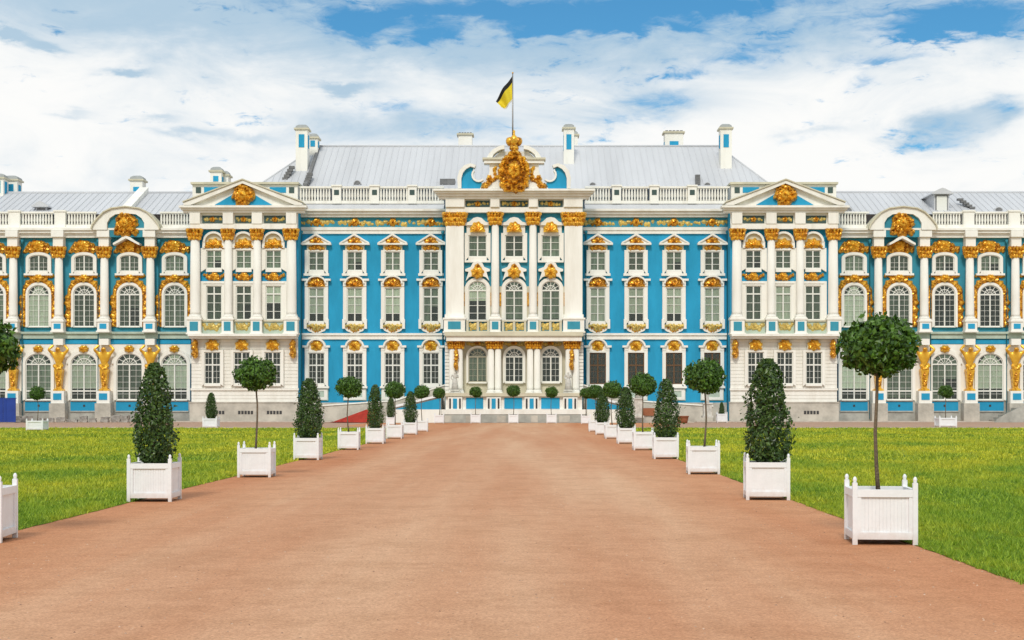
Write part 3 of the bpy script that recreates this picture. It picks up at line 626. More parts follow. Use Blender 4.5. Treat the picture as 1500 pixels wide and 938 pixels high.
# ---- columns
def column(u, d, cap, shaft_bot, hw, ped=None, off=.45, square=False, top=None, key=None, capw=1.45):
    """cap = (top, bottom) rows of the gilded capital; ped = (top, bottom) rows of the pedestal."""
    k = K(d); z0 = Z(shaft_bot,d); kk = ('col', d, cap, shaft_bot, hw, ped, square)
    if kk not in CACHE:
        r = hw*k; zc = (shaft_bot-cap[1])*k; ct = (shaft_bot-cap[0])*k
        sh = MB()
        if square: sh.box(-r, r, -.25, .45, .35, zc, 'white_stucco'); sh.box(-r-.1, r+.1, -.35, .45, 0, .35, 'white_stucco')
        else:
            sh.lathe(0, 0, [(r*1.05, .34), (r*1.0, .6), (r, zc*.35), (r*.88, zc)], 'white_stucco', 16)
            sh.lathe(0, 0, [(r*1.28, .12), (r*1.32, .2), (r*1.15, .27), (r*1.2, .34)], 'white_stucco', 16); sh.box(-r*1.35, r*1.35, -r*1.35, r*1.35, 0, .12, 'white_stucco')
        cp = MB(); h = ct-zc; fl = r*capw if not square else r+.12
        n = 5 if not square else 9; yf = -r*.9 if not square else -.25
        if square: cp.box(-r, r, -.30, .45, zc, ct-.12, 'gilt')
        else: cp.lathe(0, 0, [(r*.92, zc), (r*.95, zc+h*.4), (r*1.2, zc+h*.8), (r*1.3, ct-.12)], 'gilt', 12)
        for row, (zz, sz) in enumerate(((.18, .24), (.50, .30), (.80, .26))):
            for i in range(n):
                q = -1+2*i/(n-1); wv = fl*(.80+.12*row)
                cp.dome(q*wv, zc+h*zz, h*sz*.75, h*sz*1.0, .16+.10*row, yf+.10*abs(q)*(0 if square else 1), 'gilt' if (i+row) % 2 else 'gilt_bright', 3, seed=i+row, nr=2, na=8)
        for q in (-1, 1): cp.dome(q*fl, zc+h*.84, h*.24, h*.24, .3, yf+.05, 'gilt', 3, nr=2, na=10)
        cp.box(-fl*1.02, fl*1.02, yf-.28, .4, ct-.12, ct, 'gilt')
        pd = None
        if ped:
            pd = MB(); pw = max(hw*1.35, 7)*k if not square else r+.15; zp = (shaft_bot-ped[1])*k
            pd.box(-pw, pw, -max(r*1.2, .5), .4, zp+.1, -.16, 'white_stucco'); yy = -max(r*1.2, .5)
            pd.box(-pw-.09, pw+.09, yy-.09, .4, -.16, 0, 'white_stucco'); pd.box(-pw-.09, pw+.09, yy-.09, .4, zp-.05, zp+.1, 'white_stucco')
            pd.box(-pw*.6, pw*.6, yy-.03, yy, zp+.28, -.34, 'teal_stucco' if d != 0 else 'blue_stucco')
        CACHE[kk] = (sh.mesh('column'), cp.mesh('capital'), pd.mesh('pedestal') if pd else None)
    a, b, c = CACHE[kk]
    o = link('column', a, palace, (X(u,d), d-off, z0)); link('capital', b, o)
    if c: link('pedestal', c, o)
    return o
for s in (-1, 1):
    column(s*86.5, DC, (313, 332), 467, 13, (467, 488), square=True, off=.45)
    column(s*27.5, DC, (313, 331), 467, 5.8, (467, 488), off=.62)
    for du in (-71, -22.7, 19.5, 69.5): column(s*UP+du, DP, (337, 353), 467, 7.4 if abs(du) > 40 else 6.0, (467, 490), off=.5, capw=1.25) if s < 0 else column(s*UP-du, DP, (337, 353), 467, 7.4 if abs(du) > 40 else 6.0, (467, 490), off=.5, capw=1.25)
    for u in UCOL: column(s*u, DW, (363, 379), 470, 6.2, (470, 487), off=.55)
# ground floor of the centre: paired columns with gilded capitals under the balcony
for s in (-1, 1):
    for c0 in (28.5, 84.5):
        for e in (-5.2, 5.2): column(s*c0+e, DC, (500, 512), 577, 5.0, None, off=.9, capw=1.2)
    # gilded pendants between the outer pair
    pb('gilded_pendant', lambda m: (m.box(X(s*84.5-2.2,DC-1.2), X(s*84.5+2.2,DC-1.2), DC-1.5, DC-1.3, Z(542,DC-1.2), Z(512,DC-1.2), 'gilt'), m.scatter([(X(s*84.5,DC-1.2), Z(541,DC-1.2)), (X(s*84.5,DC-1.2), Z(514,DC-1.2))], .1, .18, DC-1.5, 'gilt', 9, 5)))

# ---- centre block: entablature, balcony, beige ground storey, pediment
def cornice(name, u0, u1, d, levels, parent=palace, mt='white_stucco', back=None):
    def f(m):
        for yt, yb_, pr in levels: m.box(X(u0,d)-pr*.6, X(u1,d)+pr*.6, d-pr, d if back is None else back, Z(yb_,d)+.002, Z(yt,d), mt)
    return pb(name, f, parent)
cornice('cornice', -103, 103, DC, [(280, 283, 1.5), (283, 286, 1.25), (286, 289.5, .95), (289.5, 293, .7)])
def frieze_c(m):
    slab(m, -100, 100, 305, 312.5, DC, .55, 'white_stucco'); slab(m, -100, 100, 293, 305, DC, .10, 'white_stucco')
    for a, b in ((-100, -72.5), (-34.5, -21.5), (21.5, 34.5), (72.5, 100)): slab(m, a, b, 293.2, 304.8, DC, .75, 'white_stucco', back=DC-.1)
    for a, b in ((-71, -36), (-20, 20), (36, 71)): slab(m, a, b, 294.5, 304, DC, .16, 'dark_panel', back=DC-.1)
pb('frieze', frieze_c)
def frieze_gold(m, spans, d, y, proj, mt='pale_gilt'):
    for a, b in spans:
        n = max(5, int((b-a)/3.0)); m.scatter([(X(a+2,d), Z(y,d)), (X(b-2,d), Z(y,d))], .18, .13, d-proj, mt, n, int(abs(a)), .1)
        m.dome(X((a+b)/2,d), Z(y,d), .3, .26, .18, d-proj, 'gilt', 5)
for sp in ((-71,-36),(-20,20),(36,71)): pb('gilded_ornament', lambda m: frieze_gold(m, (sp,), DC, 299.2, .16))
DT = -6.0
def balcony_c(m):
    m.box(X(-99,DC-1.2), X(99,DC-1.2), DC-1.75, DC, Z(500,DC-1.2), Z(493,DC-1.2), 'white_stucco')
    m.box(X(-101,DC-1.2), X(101,DC-1.2), DC-1.95, DC, Z(492.8,DC-1.2), Z(487,DC-1.2), 'cream_stucco')
pb('balcony', balcony_c)
def rail_c(m, a, b):
    d = DC-1.3
    if True:
        m.box(X(a,d), X(b,d), d-.12, d+.12, Z(471.5,d), Z(469.5,d), 'cream_stucco'); m.box(X(a,d), X(b,d), d-.12, d+.12, Z(487,d)+.003, Z(485,d), 'cream_stucco')
        for q in (a, b-3.5, (a+b)/2-1.75): m.box(X(q,d), X(q+3.5,d), d-.10, d+.10, Z(485,d), Z(471.5,d), 'cream_stucco')
        for h0, h1 in ((a+3.5, (a+b)/2-1.75), ((a+b)/2+1.75, b-3.5)):
            m.scatter([(X(h0+2,d), Z(474,d)), (X((h0+h1)/2,d), Z(482,d)), (X(h1-2,d), Z(474,d))], .1, .19, d+.05, 'pale_gilt', 8, 3, .1)
            m.scatter([(X(h0+2,d), Z(483,d)), (X((h0+h1)/2,d), Z(476,d)), (X(h1-2,d), Z(483,d))], .1, .17, d+.05, 'pale_gilt', 7, 8, .1)
for sp in ((-70, -36), (-18, 18), (36, 70)): pb('balcony_railing', lambda m: rail_c(m, *sp))
pb('wall', lambda m: slab(m, -99, 99, 500, 577, DC, .05, 'cream_stucco'), label='beige stuccoed ground storey behind the portal columns')
# quoined white corner strips of the centre
for s in (-1, 1):
    def quoin(m):
        for i in range(15):
            y = 502+i*5; slab(m, s*94, s*101, y, y+4.3, DC, .45, 'white_stucco', back=DC-.05)
    pb('quoin', quoin)

# entrance terrace in front of the portal
def terrace(m):
    d = DT
    m.box(X(-100,d), X(100,d), d, DC-.06, 0, Z(581,d), 'white_stucco')
    m.box(X(-102,d), X(102,d), d-.35, DC-.06, Z(581,d)+.002, Z(576,d), 'cream_stucco')
    m.box(X(-106,d), X(106,d), d-.45, d-.002, Z(607,d), Z(600,d), 'white_stucco')
    m.box(X(-106,d), X(106,d), d-.40, d-.003, 0, Z(607,d)-.003, 'grey_stone')
    for a, b in ((-70,-45), (-14,12), (40,67)): m.box(X(a,d), X(b,d), d-.06, d+.02, Z(599,d), Z(583,d), 'blue_stucco')
    for c0 in (-86, -29.5, 26, 82.5):
        m.box(X(c0-10.5,d), X(c0+10.5,d), d-.28, d-.004, Z(600,d)+.003, Z(582,d), 'white_stucco')
        m.box(X(c0-3,d), X(c0+3,d), d-.31, d-.28, Z(599,d), Z(584,d), 'blue_stucco')
        for q in (-7.2, 7.2): m.box(X(c0+q-1.3,d), X(c0+q+1.3,d), d-.30, d-.28, Z(599,d), Z(584,d), 'dark_slit')
    for i, c0 in enumerate((-96, -80, -62, -38, -18, 8, 30, 52, 74, 94)):      # plinth blocks
        w_ = 5+(i % 3)*1.5; m.box(X(c0-w_,d), X(c0+w_,d), d-.43, d-.40, 0.02, Z(609,d), 'grey_stone' if i % 2 else 'stone')
pb('terrace', terrace)

# the central pediment: broken scrolls, blue fields, gilded arms and crown
def pediment_c(m):
    d = DC-.9; x = lambda u: X(u,d); z = lambda y: Z(y,d); y0, y1 = d-.3, d+.6
    m.box(x(-88), x(88), y0+.1, y1, z(281), z(277), 'white_stucco')
    for s in (-1, 1):
        # wall of the attic with a round bite in it
        out = [(s*x(78), z(277)), (s*x(78), z(255))]
        for i in range(7): a = math.pi*.5*(1-i/6); out.append((s*(x(64)+x(14)*math.cos(math.pi/2-a)*1.0) if False else s*(x(62)+x(16)*math.sin(a)), z(255)+x(9)*math.cos(a)))
        for i in range(9): a = math.pi*(.55+i/8*.85); out.append((s*(x(51)-x(10.5)*math.cos(a+math.pi*.5)*-1 if False else s and (x(50.5)+x(10)*math.cos(-a+math.pi))), z(258)+x(10)*math.sin(-a+math.pi)*-1 if False else z(259)-x(10)*math.sin(a-math.pi*.5)))
        m.poly([(s*x(77), z(277)), (s*x(77), z(258)), (s*x(73), z(250)), (s*x(65), z(246)), (s*x(60), z(247.5)), (s*x(62), z(253)), (s*x(61), z(260)), (s*x(56), z(267)), (s*x(48), z(268)), (s*x(42), z(277))], y0+.2, y1, 'blue_stucco')
        o = [(77,277),(78.5,262),(76,253),(71,247),(64,243.5),(57,246)]; 
        rib = [(s*x(u), z(y)) for u, y in [(82,277),(83,262),(80,251),(73,243.5),(64,240.5),(56,243)]]; rin = [(s*x(u), z(y)) for u, y in [(77,277),(77,262),(74.5,254),(70,248.5),(63.5,245),(57.5,247)]]
        m.ring(rib, rin, y0-.15, y1, 'white_stucco', close=False)
        # curl closing the scroll
        cu = [(s*(x(52)+x(10.5)*math.cos(a)), z(257)+x(10.5)*math.sin(a)) for a in [math.pi*(-.75+i*.125) for i in range(9)]]; cu2 = [(s*(x(52)+x(8)*math.cos(a)), z(257)+x(8)*math.sin(a)) for a in [math.pi*(-.75+i*.125) for i in range(9)]]
        m.ring(cu, cu2, y0, y1-.1, 'white_stucco', close=False)
        # inner pier and its little cornice
        m.box(s*x(20), s*x(36), y0, y1, z(277), z(241), 'white_stucco')
        m.poly([(s*x(36), z(277)), (s*x(36), z(252)), (s*x(39), z(262)), (s*x(44), z(270)), (s*x(50), z(277))], y0+.05, y1, 'white_stucco')
        m.box(s*x(17), s*x(44), y0-.35, y1, z(240.8), z(236), 'white_stucco'); m.box(s*x(18), s*x(46), y0-.5, y1, z(235.9), z(233), 'cream_stucco')
        m.ring([(s*x(u), z(y)) for u, y in [(40,233),(36,226),(30,220),(22,216),(14,214)]], [(s*x(u), z(y)) for u, y in [(32,233),(30,228),(26,224.5),(20,221),(14,220)]], y0-.3, y1, 'white_stucco', close=False)
    m.poly([(x(-31), z(277)), (x(31), z(277)), (x(31), z(232)), (x(20), z(222)), (x(-20), z(222)), (x(-31), z(232))], y0+.3, y1-.05, 'white_stucco')
ped_c = pb('pediment', pediment_c)
def arms(m):
    d = DC-1.3; x = lambda u: X(u,d); z = lambda y: Z(y,d); y0 = d
    m.dome(0, z(252), x(19), x(31), .40, y0, 'gilt_brown_shade', 10, .06, seed=3, nr=6, na=44)
    m.dome(0, z(250), x(9.5), x(12.5), .4, y0-.30, 'gilt_bright', 6, .08, seed=5, nr=5, na=30)
    m.scatter([(x(-14), z(236)), (x(-20), z(252)), (x(-16), z(275)), (0, z(278)), (x(16), z(275)), (x(20), z(252)), (x(14), z(236)), (0, z(222)), (x(-14), z(236))], .28, .21, y0-.15, 'gilt_bright', 84, 3, .35)
    m.scatter([(x(-10), z(235)), (x(-13), z(250)), (x(-9), z(264)), (0, z(269)), (x(9), z(264)), (x(13), z(250)), (x(10), z(235)), (0, z(230)), (x(-10), z(235))], .12, .17, y0-.36, 'gilt', 44, 9, .3)
    for s in (-1, 1):
        m.scatter([(s*x(26), z(262)), (s*x(36), z(268)), (s*x(46), z(277))], .25, .30, y0+.3, 'gilt', 16, 7, .5); m.dome(s*x(36), z(262), x(5), x(7), .5, y0+.3, 'gilt_bright', 6, seed=2)
        m.scatter([(s*x(28), z(246)), (s*x(26), z(262))], .18, .22, y0+.3, 'gilt_bright', 8, 5, .4)
        m.dome(s*x(9), z(276), x(6), x(5), .4, y0-.2, 'gilt_brown_shade', 5, seed=4); m.scatter([(s*x(9)+x(6)*math.cos(t), z(276)+x(5)*math.sin(t)) for t in [i*.7 for i in range(10)]], .05, .15, y0-.25, 'gilt_bright', 14, 4, .3)
pb('coat_of_arms', arms, ped_c)
def crown(m):
    d = DC-1.2; x = lambda u: X(u,d); z = lambda y: Z(y,d)
    m.lathe(0, d, [(x(6.5), z(220)), (x(7.2), z(217)), (x(6.2), z(215.5)), (x(7.6), z(213))], 'gilt', 14)
    for s in (-1, 1): m.lathe(s*x(6), d, [(x(3), z(214)), (x(5.8), z(210)), (x(6.2), z(206)), (x(4.8), z(202.5)), (x(1), z(201))], 'gilt', 10)
    m.lathe(0, d-.3, [(x(3), z(214)), (x(5.4), z(209)), (x(5.8), z(205)), (x(4.2), z(201)), (x(1.8), z(199)), (x(1.4), z(195)), (x(2.0), z(193.5)), (x(.4), z(191.5))], 'gilt_bright', 10)
pb('crown', crown, ped_c)

# ---- blue walls: entablature, balustrade, string course, plinth
def baluster_mesh(h):
    k = ('bal', round(h, 3))
    if k not in CACHE:
        CACHE[k] = [(.08, 0), (.11, h*.1), (.075, h*.2), (.125, h*.38), (.085, h*.75), (.07, h*.86), (.105, h*.92), (.105, h)]
    return CACHE[k]
def balustrade(u0, u1, d, yt, yb_, posts, pw=6, step=4.2, window_in_post=False, runs_solid=False):
    k = K(d)
    def f(m):
        m.box(X(u0,d), X(u1,d), d-.17, d+.17, Z(yt+4,d), Z(yt+1.5,d), 'white_stucco')
        m.box(X(u0,d), X(u1,d), d-.17, d+.17, Z(yb_,d), Z(yb_-4.5,d), 'white_stucco')
        z0, z1 = Z(yb_-4.5,d), Z(yt+4,d); pr = baluster_mesh(z1-z0); u = u0+2
        while u < u1-1:
            if all(abs(u-p) > pw+1 for p in posts): m.lathe(X(u,d), d, [(r, z0+zz) for r, zz in pr], 'white_stucco', 6)
            u += step
    o = pb('balustrade', f)
    for p in posts:
        def g(m):
            m.box(X(p-pw,d), X(p+pw,d), d-.3, d+.3, Z(yb_,d)-.004, Z(yt+2,d), 'white_stucco'); m.box(X(p-pw-1.2,d), X(p+pw+1.2,d), d-.4, d+.4, Z(yt+2,d)+.002, Z(yt-.3,d), 'white_stucco')
            if window_in_post: m.box(X(p-3.6,d), X(p+3.6,d), d-.33, d-.3, Z(yt+14.5,d), Z(yt+7,d), 'dark_panel')
        pb('balustrade_post', g, o)
    return o
for s in (-1, 1):
    a, b = sorted((s*103, s*315))
    cornice('cornice', a, b, 0, [(308, 311, .95), (311, 315, .7), (315, 319, .45)])
    cornice('architrave', a, b, 0, [(333.5, 338, .30), (338, 343, .20)])
    pb('frieze', lambda m: slab(m, a, b, 319, 333.4, 0, .10, 'teal_stucco'))
    for q in range(4):
        def fg(m):
            c = s*UB[q]; m.scatter([(X(c-25), Z(327)), (X(c+25), Z(327))], .30, .19, -.10, 'pale_gilt', 15, 4+q, .1)
            m.dome(X(c), Z(326), .38, .42, .2, -.10, 'gilt', 6, seed=q); m.scatter([(X(c-9), Z(330)), (X(c), Z(323)), (X(c+9), Z(330))], .1, .16, -.1, 'gilt', 8, q)
        pb('gilded_ornament', fg)
    balustrade(a, b, .5, 272, 299, [s*149.5, s*204.5, s*260], 6.5, window_in_post=True)
    # sloping sheet metal between cornice and balustrade
    def apron(m):
        x0, x1 = X(a), X(b); m.add([(x0,-.9,Z(308)+.004),(x1,-.9,Z(308)+.004),(x1,.7,Z(298,.7)),(x0,.7,Z(298,.7))], [(0,1,2,3)], 'roof_metal')
    pb('roof_apron', apron)
    cornice('string_course', a, b, 0, [(488.5, 491.5, .32), (491.5, 497.5, .18)])
    pb('plinth', lambda m: m.box(X(a), X(b), -.30, -.002, 0, Z(590), 'stone'))
    for px in (311.5, 104.5): pb('downpipe', lambda m: m.lathe(X(s*px), -.28, [(.075, .3), (.075, Z(345)), (.08, Z(345)), (.17, Z(341)), (.17, Z(339))], 'teal_stucco', 8))

# ---- pavilions
for s in (-1, 1):
    c = s*UP; d = DP; a, b = c-78, c+78
    cornice('cornice', a-4, b+4, d, [(303.5, 306.5, 1.15), (306.5, 309.5, .9), (309.5, 313, .65)])
    du = [-71, -22.7, 19.5, 69.5] if s < 0 else [-69.5, -19.5, 22.7, 71]
    def fr(m):
        slab(m, a, b, 329.5, 336.8, d, .65, 'white_stucco'); slab(m, a, b, 313, 329.5, d, .12, 'white_stucco')
        for q in du: slab(m, c+q-7.5, c+q+7.5, 313.2, 329.3, d, .72, 'white_stucco', back=d-.12)
        for i in range(3): slab(m, c+du[i]+9, c+du[i+1]-9, 316.5, 327.5, d, .18, 'dark_panel', back=d-.12)
    pb('frieze', fr)
    for i in range(3): pb('gilded_ornament', lambda m: frieze_gold(m, [(c+du[i]+9, c+du[i+1]-9)], d, 322, .18))
    def ped(m):
        e = d-.65; x = lambda u: X(c+u,d); z = lambda y: Z(y,d)
        m.poly([(x(-78), z(303.2)), (x(78), z(303.2)), (x(0), z(272))], e, d+1.5, 'white_stucco')
        for q in (-1, 1):
            m.poly([(x(q*86), z(303)), (x(q*86), z(299.5)), (x(0), z(266.5)), (x(0), z(271.5)), (x(q*76), z(303))], e-.5, d+1.6, 'white_stucco')
            m.poly([(x(q*87), z(299.3)), (x(q*87), z(297.6)), (x(0), z(264.6)), (x(0), z(266.4))], e-.62, d+1.7, 'cream_stucco')
        m.poly([(x(-42), z(302)), (x(42), z(302)), (x(11), z(284)), (x(-11), z(284))], e-.06, e+.02, 'blue_stucco')
    po = pb('pediment', ped)
    def shield(m):
        e = d-.71; x = lambda u: X(c+u,d); z = lambda y: Z(y,d)
        m.dome(x(0), z(288), X(14,d), X(13.5,d), .5, e, 'gilt_bright', 8, .08, seed=6, nr=6, na=40); m.dome(x(0), z(288), X(6.5,d), X(7.5,d), .4, e-.4, 'gilt_bright', 5, .08, seed=8)
        m.scatter([(x(12.5*math.cos(t)), z(288-12*math.sin(t))) for t in [i*.45 for i in range(15)]], .2, .26, e-.12, 'gilt', 26, 5, .35)
    pb('gilded_shield', shield, po)
    def attic(m):
        e = d+2.2; x = lambda u: X(c+u,e); z = lambda y: Z(y,e)
        m.box(x(-77), x(77), e, 12, Z(303,d)+.01, z(270.5), 'white_stucco'); m.box(x(-79), x(79), e-.3, 12.2, z(270.5)+.002, z(267.5), 'cream_stucco')
        for q in (-1, 1):
            m.box(x(q*36), x(q*60), e-.05, e, z(282.5), z(274.5), 'blue_stucco'); m.box(x(q*64.5), x(q*72), e-.05, e, z(283), z(274.5), 'dark_panel')
    pb('attic', attic)
    # balcony with pale green swagged parapet
    pb('balcony', lambda m: (slab(m, a-1, b+1, 490, 493.5, d, 1.35, 'white_stucco'), slab(m, a, b, 493.5, 497, d, 1.05, 'white_stucco')))
    for i in range(3):
        def par(m):
            slab(m, c+du[i]+8.9, c+du[i+1]-8.9, 472, 490, d, .55, 'pale_green'); slab(m, c+du[i]+8.9, c+du[i+1]-8.9, 469.5, 471.9, d, .68, 'cream_stucco')
        bp_ = pb('balcony_parapet', par)
        def swag(m):
            x0, x1 = X(c+du[i]+11,d), X(c+du[i+1]-11,d); xm = (x0+x1)/2
            m.scatter([(x0, Z(475,d)), ((x0+xm)/2, Z(483,d)), (xm, Z(477,d)), ((x1+xm)/2, Z(483,d)), (x1, Z(475,d))], .15, .18, d-.55, 'pale_gilt', 14, i, .14); m.dome(xm, Z(479,d), .42, .36, .2, d-.55, 'pale_gilt', 6)
        pb('gilded_swag', swag, bp_)
    # rusticated white ground storey
    def rust(m):
        y = 497.2
        while y < 589: slab(m, a, b, y, y+4.6, d, .09, 'white_stucco', back=d-.002); y += 5.15
        slab(m, a, b, 497.1, 590, d, .03, 'white_stucco')
        slab(m, a-1, b+1, 569, 572, d, .2, 'white_stucco')
    pb('rusticated_wall', rust)
    for q in (-1, 1):
        def brk(m):
            m.box(X(c+q*71.5-2.6,d), X(c+q*71.5+2.6,d), d-.55, d-.09, Z(524,d), Z(499,d), 'gilt'); m.scatter([(X(c+q*71.5,d), Z(500,d)), (X(c+q*71.5,d), Z(523,d))], .1, .26, d-.5, 'gilt', 10, 3, .3)
        pb('gilded_bracket', brk)
    def pl(m):
        m.box(X(a-2,d), X(b+2,d), d-.28, d-.002, 0, Z(590.5,d), 'stone'); slab(m, a-2.5, b+2.5, 588.8, 590.4, d, .33, 'stone')
        for q in (-40, 2, 44) if s < 0 else (-44, -2, 40):
            for j in range(5): slab(m, c+q-11+j*4.6, c+q-11+j*4.6+3.4, 602, 607, d, .30, 'dark_slit', back=d-.27)
    pb('plinth', pl)

# ---- wings
def statue_mesh(pose, mt):
    """one continuous skinned figure, 1.0 = its standing height; the feet are at z = 0"""
    key = ('fig', pose, mt)
    if key in CACHE: return CACHE[key]
    J = {'pelvis': (0,0,.50,.082), 'waist': (.012,0,.60,.070), 'chest': (0,-.01,.72,.092), 'neck': (0,-.015,.825,.036), 'head': (0,-.03,.885,.052), 'crown': (0,-.025,.94,.045)}
    E = [('pelvis','waist'),('waist','chest'),('chest','neck'),('neck','head'),('head','crown')]
    if pose == 'atlas':          # herm: arms raised behind a bowed head, body tapering into a scrolled pedestal
        J.update({'pelvis': (0,-.01,.50,.088), 'waist': (0,-.02,.60,.078), 'chest': (0,-.05,.74,.118), 'neck': (0,-.10,.835,.05), 'head': (0,-.15,.885,.066), 'crown': (0,-.14,.935,.058),
                  'hip': (0,0,.40,.095), 'knee': (0,0,.24,.062), 'foot': (0,0,.03,.045)})
        E += [('pelvis','hip'),('hip','knee'),('knee','foot')]
        for s, n in ((-1,'l'),(1,'r')):
            J.update({n+'sh': (s*.13,-.04,.80,.050), n+'el': (s*.235,-.10,.885,.040), n+'ha': (s*.12,-.02,.985,.034)}); E += [('chest',n+'sh'),(n+'sh',n+'el'),(n+'el',n+'ha')]
    else:
        for s, n in ((-1,'l'),(1,'r')):
            J.update({n+'hi': (s*.05,0,.46,.07), n+'kn': (s*.055,-.02-.015*s,.25,.058), n+'an': (s*.055,0,.05,.05), n+'to': (s*.065,-.07,.02,.028),
                      n+'sh': (s*.115,0,.785,.042), n+'el': (s*.15,-.01,.63,.034)}); E += [('pelvis',n+'hi'),(n+'hi',n+'kn'),(n+'kn',n+'an'),(n+'an',n+'to'),('chest',n+'sh'),(n+'sh',n+'el')]
        J.update({'lha': (-.11,-.10,.52,.026), 'rha': (.05,-.13,.68,.026)}); E += [('lel','lha'),('rel','rha')]
    names = list(J); me = bpy.data.meshes.new('figure'); me.from_pydata([J[n][:3] for n in names], [(names.index(a), names.index(b)) for a, b in E], [])
    o = link('figure', me); sk = o.modifiers.new('skin', 'SKIN'); o.modifiers.new('sub', 'SUBSURF').levels = 2
    for i, n in enumerate(names): me.skin_vertices[0].data[i].radius = (J[n][3], J[n][3]*.85)
    me.skin_vertices[0].data[0].use_root = True
    dg = bpy.context.evaluated_depsgraph_get(); dg.update(); r = bpy.data.meshes.new_from_object(o.evaluated_get(dg))
    bpy.data.objects.remove(o); r.materials.clear(); r.materials.append(M[mt]); r.polygons.foreach_set('use_smooth', [True]*len(r.polygons)); r.name = 'figure'
    CACHE[key] = r; return r
atlas = statue_mesh('atlas', 'gilt_bright')
for s in (-1, 1):
    a, b = sorted((s*474, s*900)); d = DW
    cornice('cornice', a, b, d, [(336, 339, .95), (339, 343, .75), (343, 349, .45)])
    posts = [s*u for u in UCOL if not (u in (531, 598))]
    balustrade(*sorted((s*474, s*519)), .2, 309, 334, [], 6.5); balustrade(*sorted((s*612, s*835)), .2, 309, 334, posts, 8)
    pb('parapet_base', lambda m: m.box(X(a), X(b), -.1, .9, Z(336)+.003, Z(333.5), 'white_stucco'))
    for u in UCOL:
        pb('column_block', lambda m: (slab(m, s*u-7.3, s*u+7.3, 349, 362.8, d, .85, 'white_stucco'), slab(m, s*u-9, s*u+9, 339.5, 349, d, 1.1, 'white_stucco')))
    # arched pediment over one bay
    def archp(m):
        c = s*564.5; x = lambda u: X(c+u); z = lambda y: Z(y); e = -1.0
        o = [(x(-49), z(339)), (x(-47), z(332)), (x(-40), z(323)), (x(-31), z(314)), (x(-20), z(308.5)), (x(0), z(306)), (x(20), z(308.5)), (x(31), z(314)), (x(40), z(323)), (x(47), z(332)), (x(49), z(339))]
        i = [(x(-27), z(339)), (x(-27), z(334)), (x(-27), z(329)), (x(-23), z(322)), (x(-15), z(316.5)), (x(0), z(315)), (x(15), z(316.5)), (x(23), z(322)), (x(27), z(329)), (x(27), z(334)), (x(27), z(339))]
        m.ring(o, i, e-.2, .6, 'white_stucco', close=False)
        o2 = [(p[0]+(p[0]-x(0))*.03, p[1]+.10) for p in o]; m.ring(o2, o, e-.4, .65, 'cream_stucco', close=False)
        m.poly([(x(-27), z(349)), (x(-27), z(329)), (x(-23), z(322)), (x(-15), z(316.5)), (x(0), z(315)), (x(15), z(316.5)), (x(23), z(322)), (x(27), z(329)), (x(27), z(349))], e+.1, .5, 'teal_stucco')
        m.poly([(x(-19), z(358)), (x(-12), z(354)), (x(-6), z(349.5)), (x(0), z(347.5)), (x(6), z(349.5)), (x(12), z(354)), (x(19), z(358)), (x(19), z(361)), (x(12), z(357.5)), (x(0), z(351)), (x(-12), z(357.5)), (x(-19), z(361))], -1.05, -.02, 'white_stucco')
    ap = pb('pediment', archp)
    def sh2(m):
        c = s*564.5; m.dome(X(c), Z(329.5), X(13), X(13), .5, -.9, 'gilt_bright', 8, .1, seed=4, nr=6, na=40); m.dome(X(c), Z(329.5), X(6), X(7), .4, -1.3, 'gilt_bright', 5, .1, seed=8)
        m.scatter([(X(c)+X(13)*math.cos(t), Z(330)+X(13)*math.sin(t)) for t in [i*.45 for i in range(15)]], .25, .26, -1.0, 'gilt', 24, 5, .35); m.scatter([(X(c-17), Z(341)), (X(c), Z(345)), (X(c+17), Z(341))], .15, .25, -.95, 'gilt', 10, 2, .25)
    pb('gilded_shield', sh2, ap)
    cornice('string_course', a, b, d, [(486.5, 489.5, .45), (489.5, 496.5, .25)], mt='pale_green')
    pb('wall', lambda m: slab(m, a, b, 504.5, 588.5, d, .04, 'white_stucco'), label='white ground storey wall between the arched windows')
    pb('frieze', lambda m: slab(m, a, b, 498, 504, d, .10, 'blue_stucco'))
    for u in UCOL:
        pb('impost_block', lambda m: slab(m, s*u-7, s*u+7, 497, 506, d, .8, 'white_stucco'))
        pb('pier', lambda m: (slab(m, s*u-9.5, s*u+9.5, 573, 591, d, 1.0, 'white_stucco'), slab(m, s*u-6, s*u+6, 576.5, 586, d, 1.04, 'blue_stucco', back=d-1.0), slab(m, s*u-11.5, s*u+11.5, 591, 618.4, d, 1.15, 'stone')))
        st = link('atlas_statue', atlas, palace, (X(s*u), d-.48, Z(573))); k = (Z(505)-Z(573)); st.scale = (k*.92, k*.62, k)
        pb('gilded_pedestal', lambda m: (m.lathe(X(s*u), d-.45, [(.52, Z(573)+.01), (.55, Z(569)), (.40, Z(564)), (.36, Z(556)), (.52, Z(543)), (.5, Z(541))], 'gilt_bright', 12), m.scatter([(X(s*u), Z(545)), (X(s*u), Z(567))], .2, .2, d-.85, 'gilt', 8, 3, .15)), st) if False else None
        def hp(m):
            x0, y0 = X(s*u), d-.45
            m.lathe(x0, y0, [(.62, Z(573)+.01), (.62, Z(571)), (.36, Z(569)), (.34, Z(566)), (.50, Z(546)), (.54, Z(544)), (.54, Z(542)), (.40, Z(540))], 'gilt_bright', 4, sq=True); m.scatter([(x0, Z(546)), (x0, Z(565))], .2, .17, y0-.30, 'gilt', 10, 3, .15)
            m.scatter([(x0-.40, Z(536)), (x0-.1, Z(541)), (x0+.1, Z(541)), (x0+.40, Z(536))], .12, .17, y0-.36, 'gilt_bright', 8, 6, .15)
        pb('gilded_herm_base', hp)
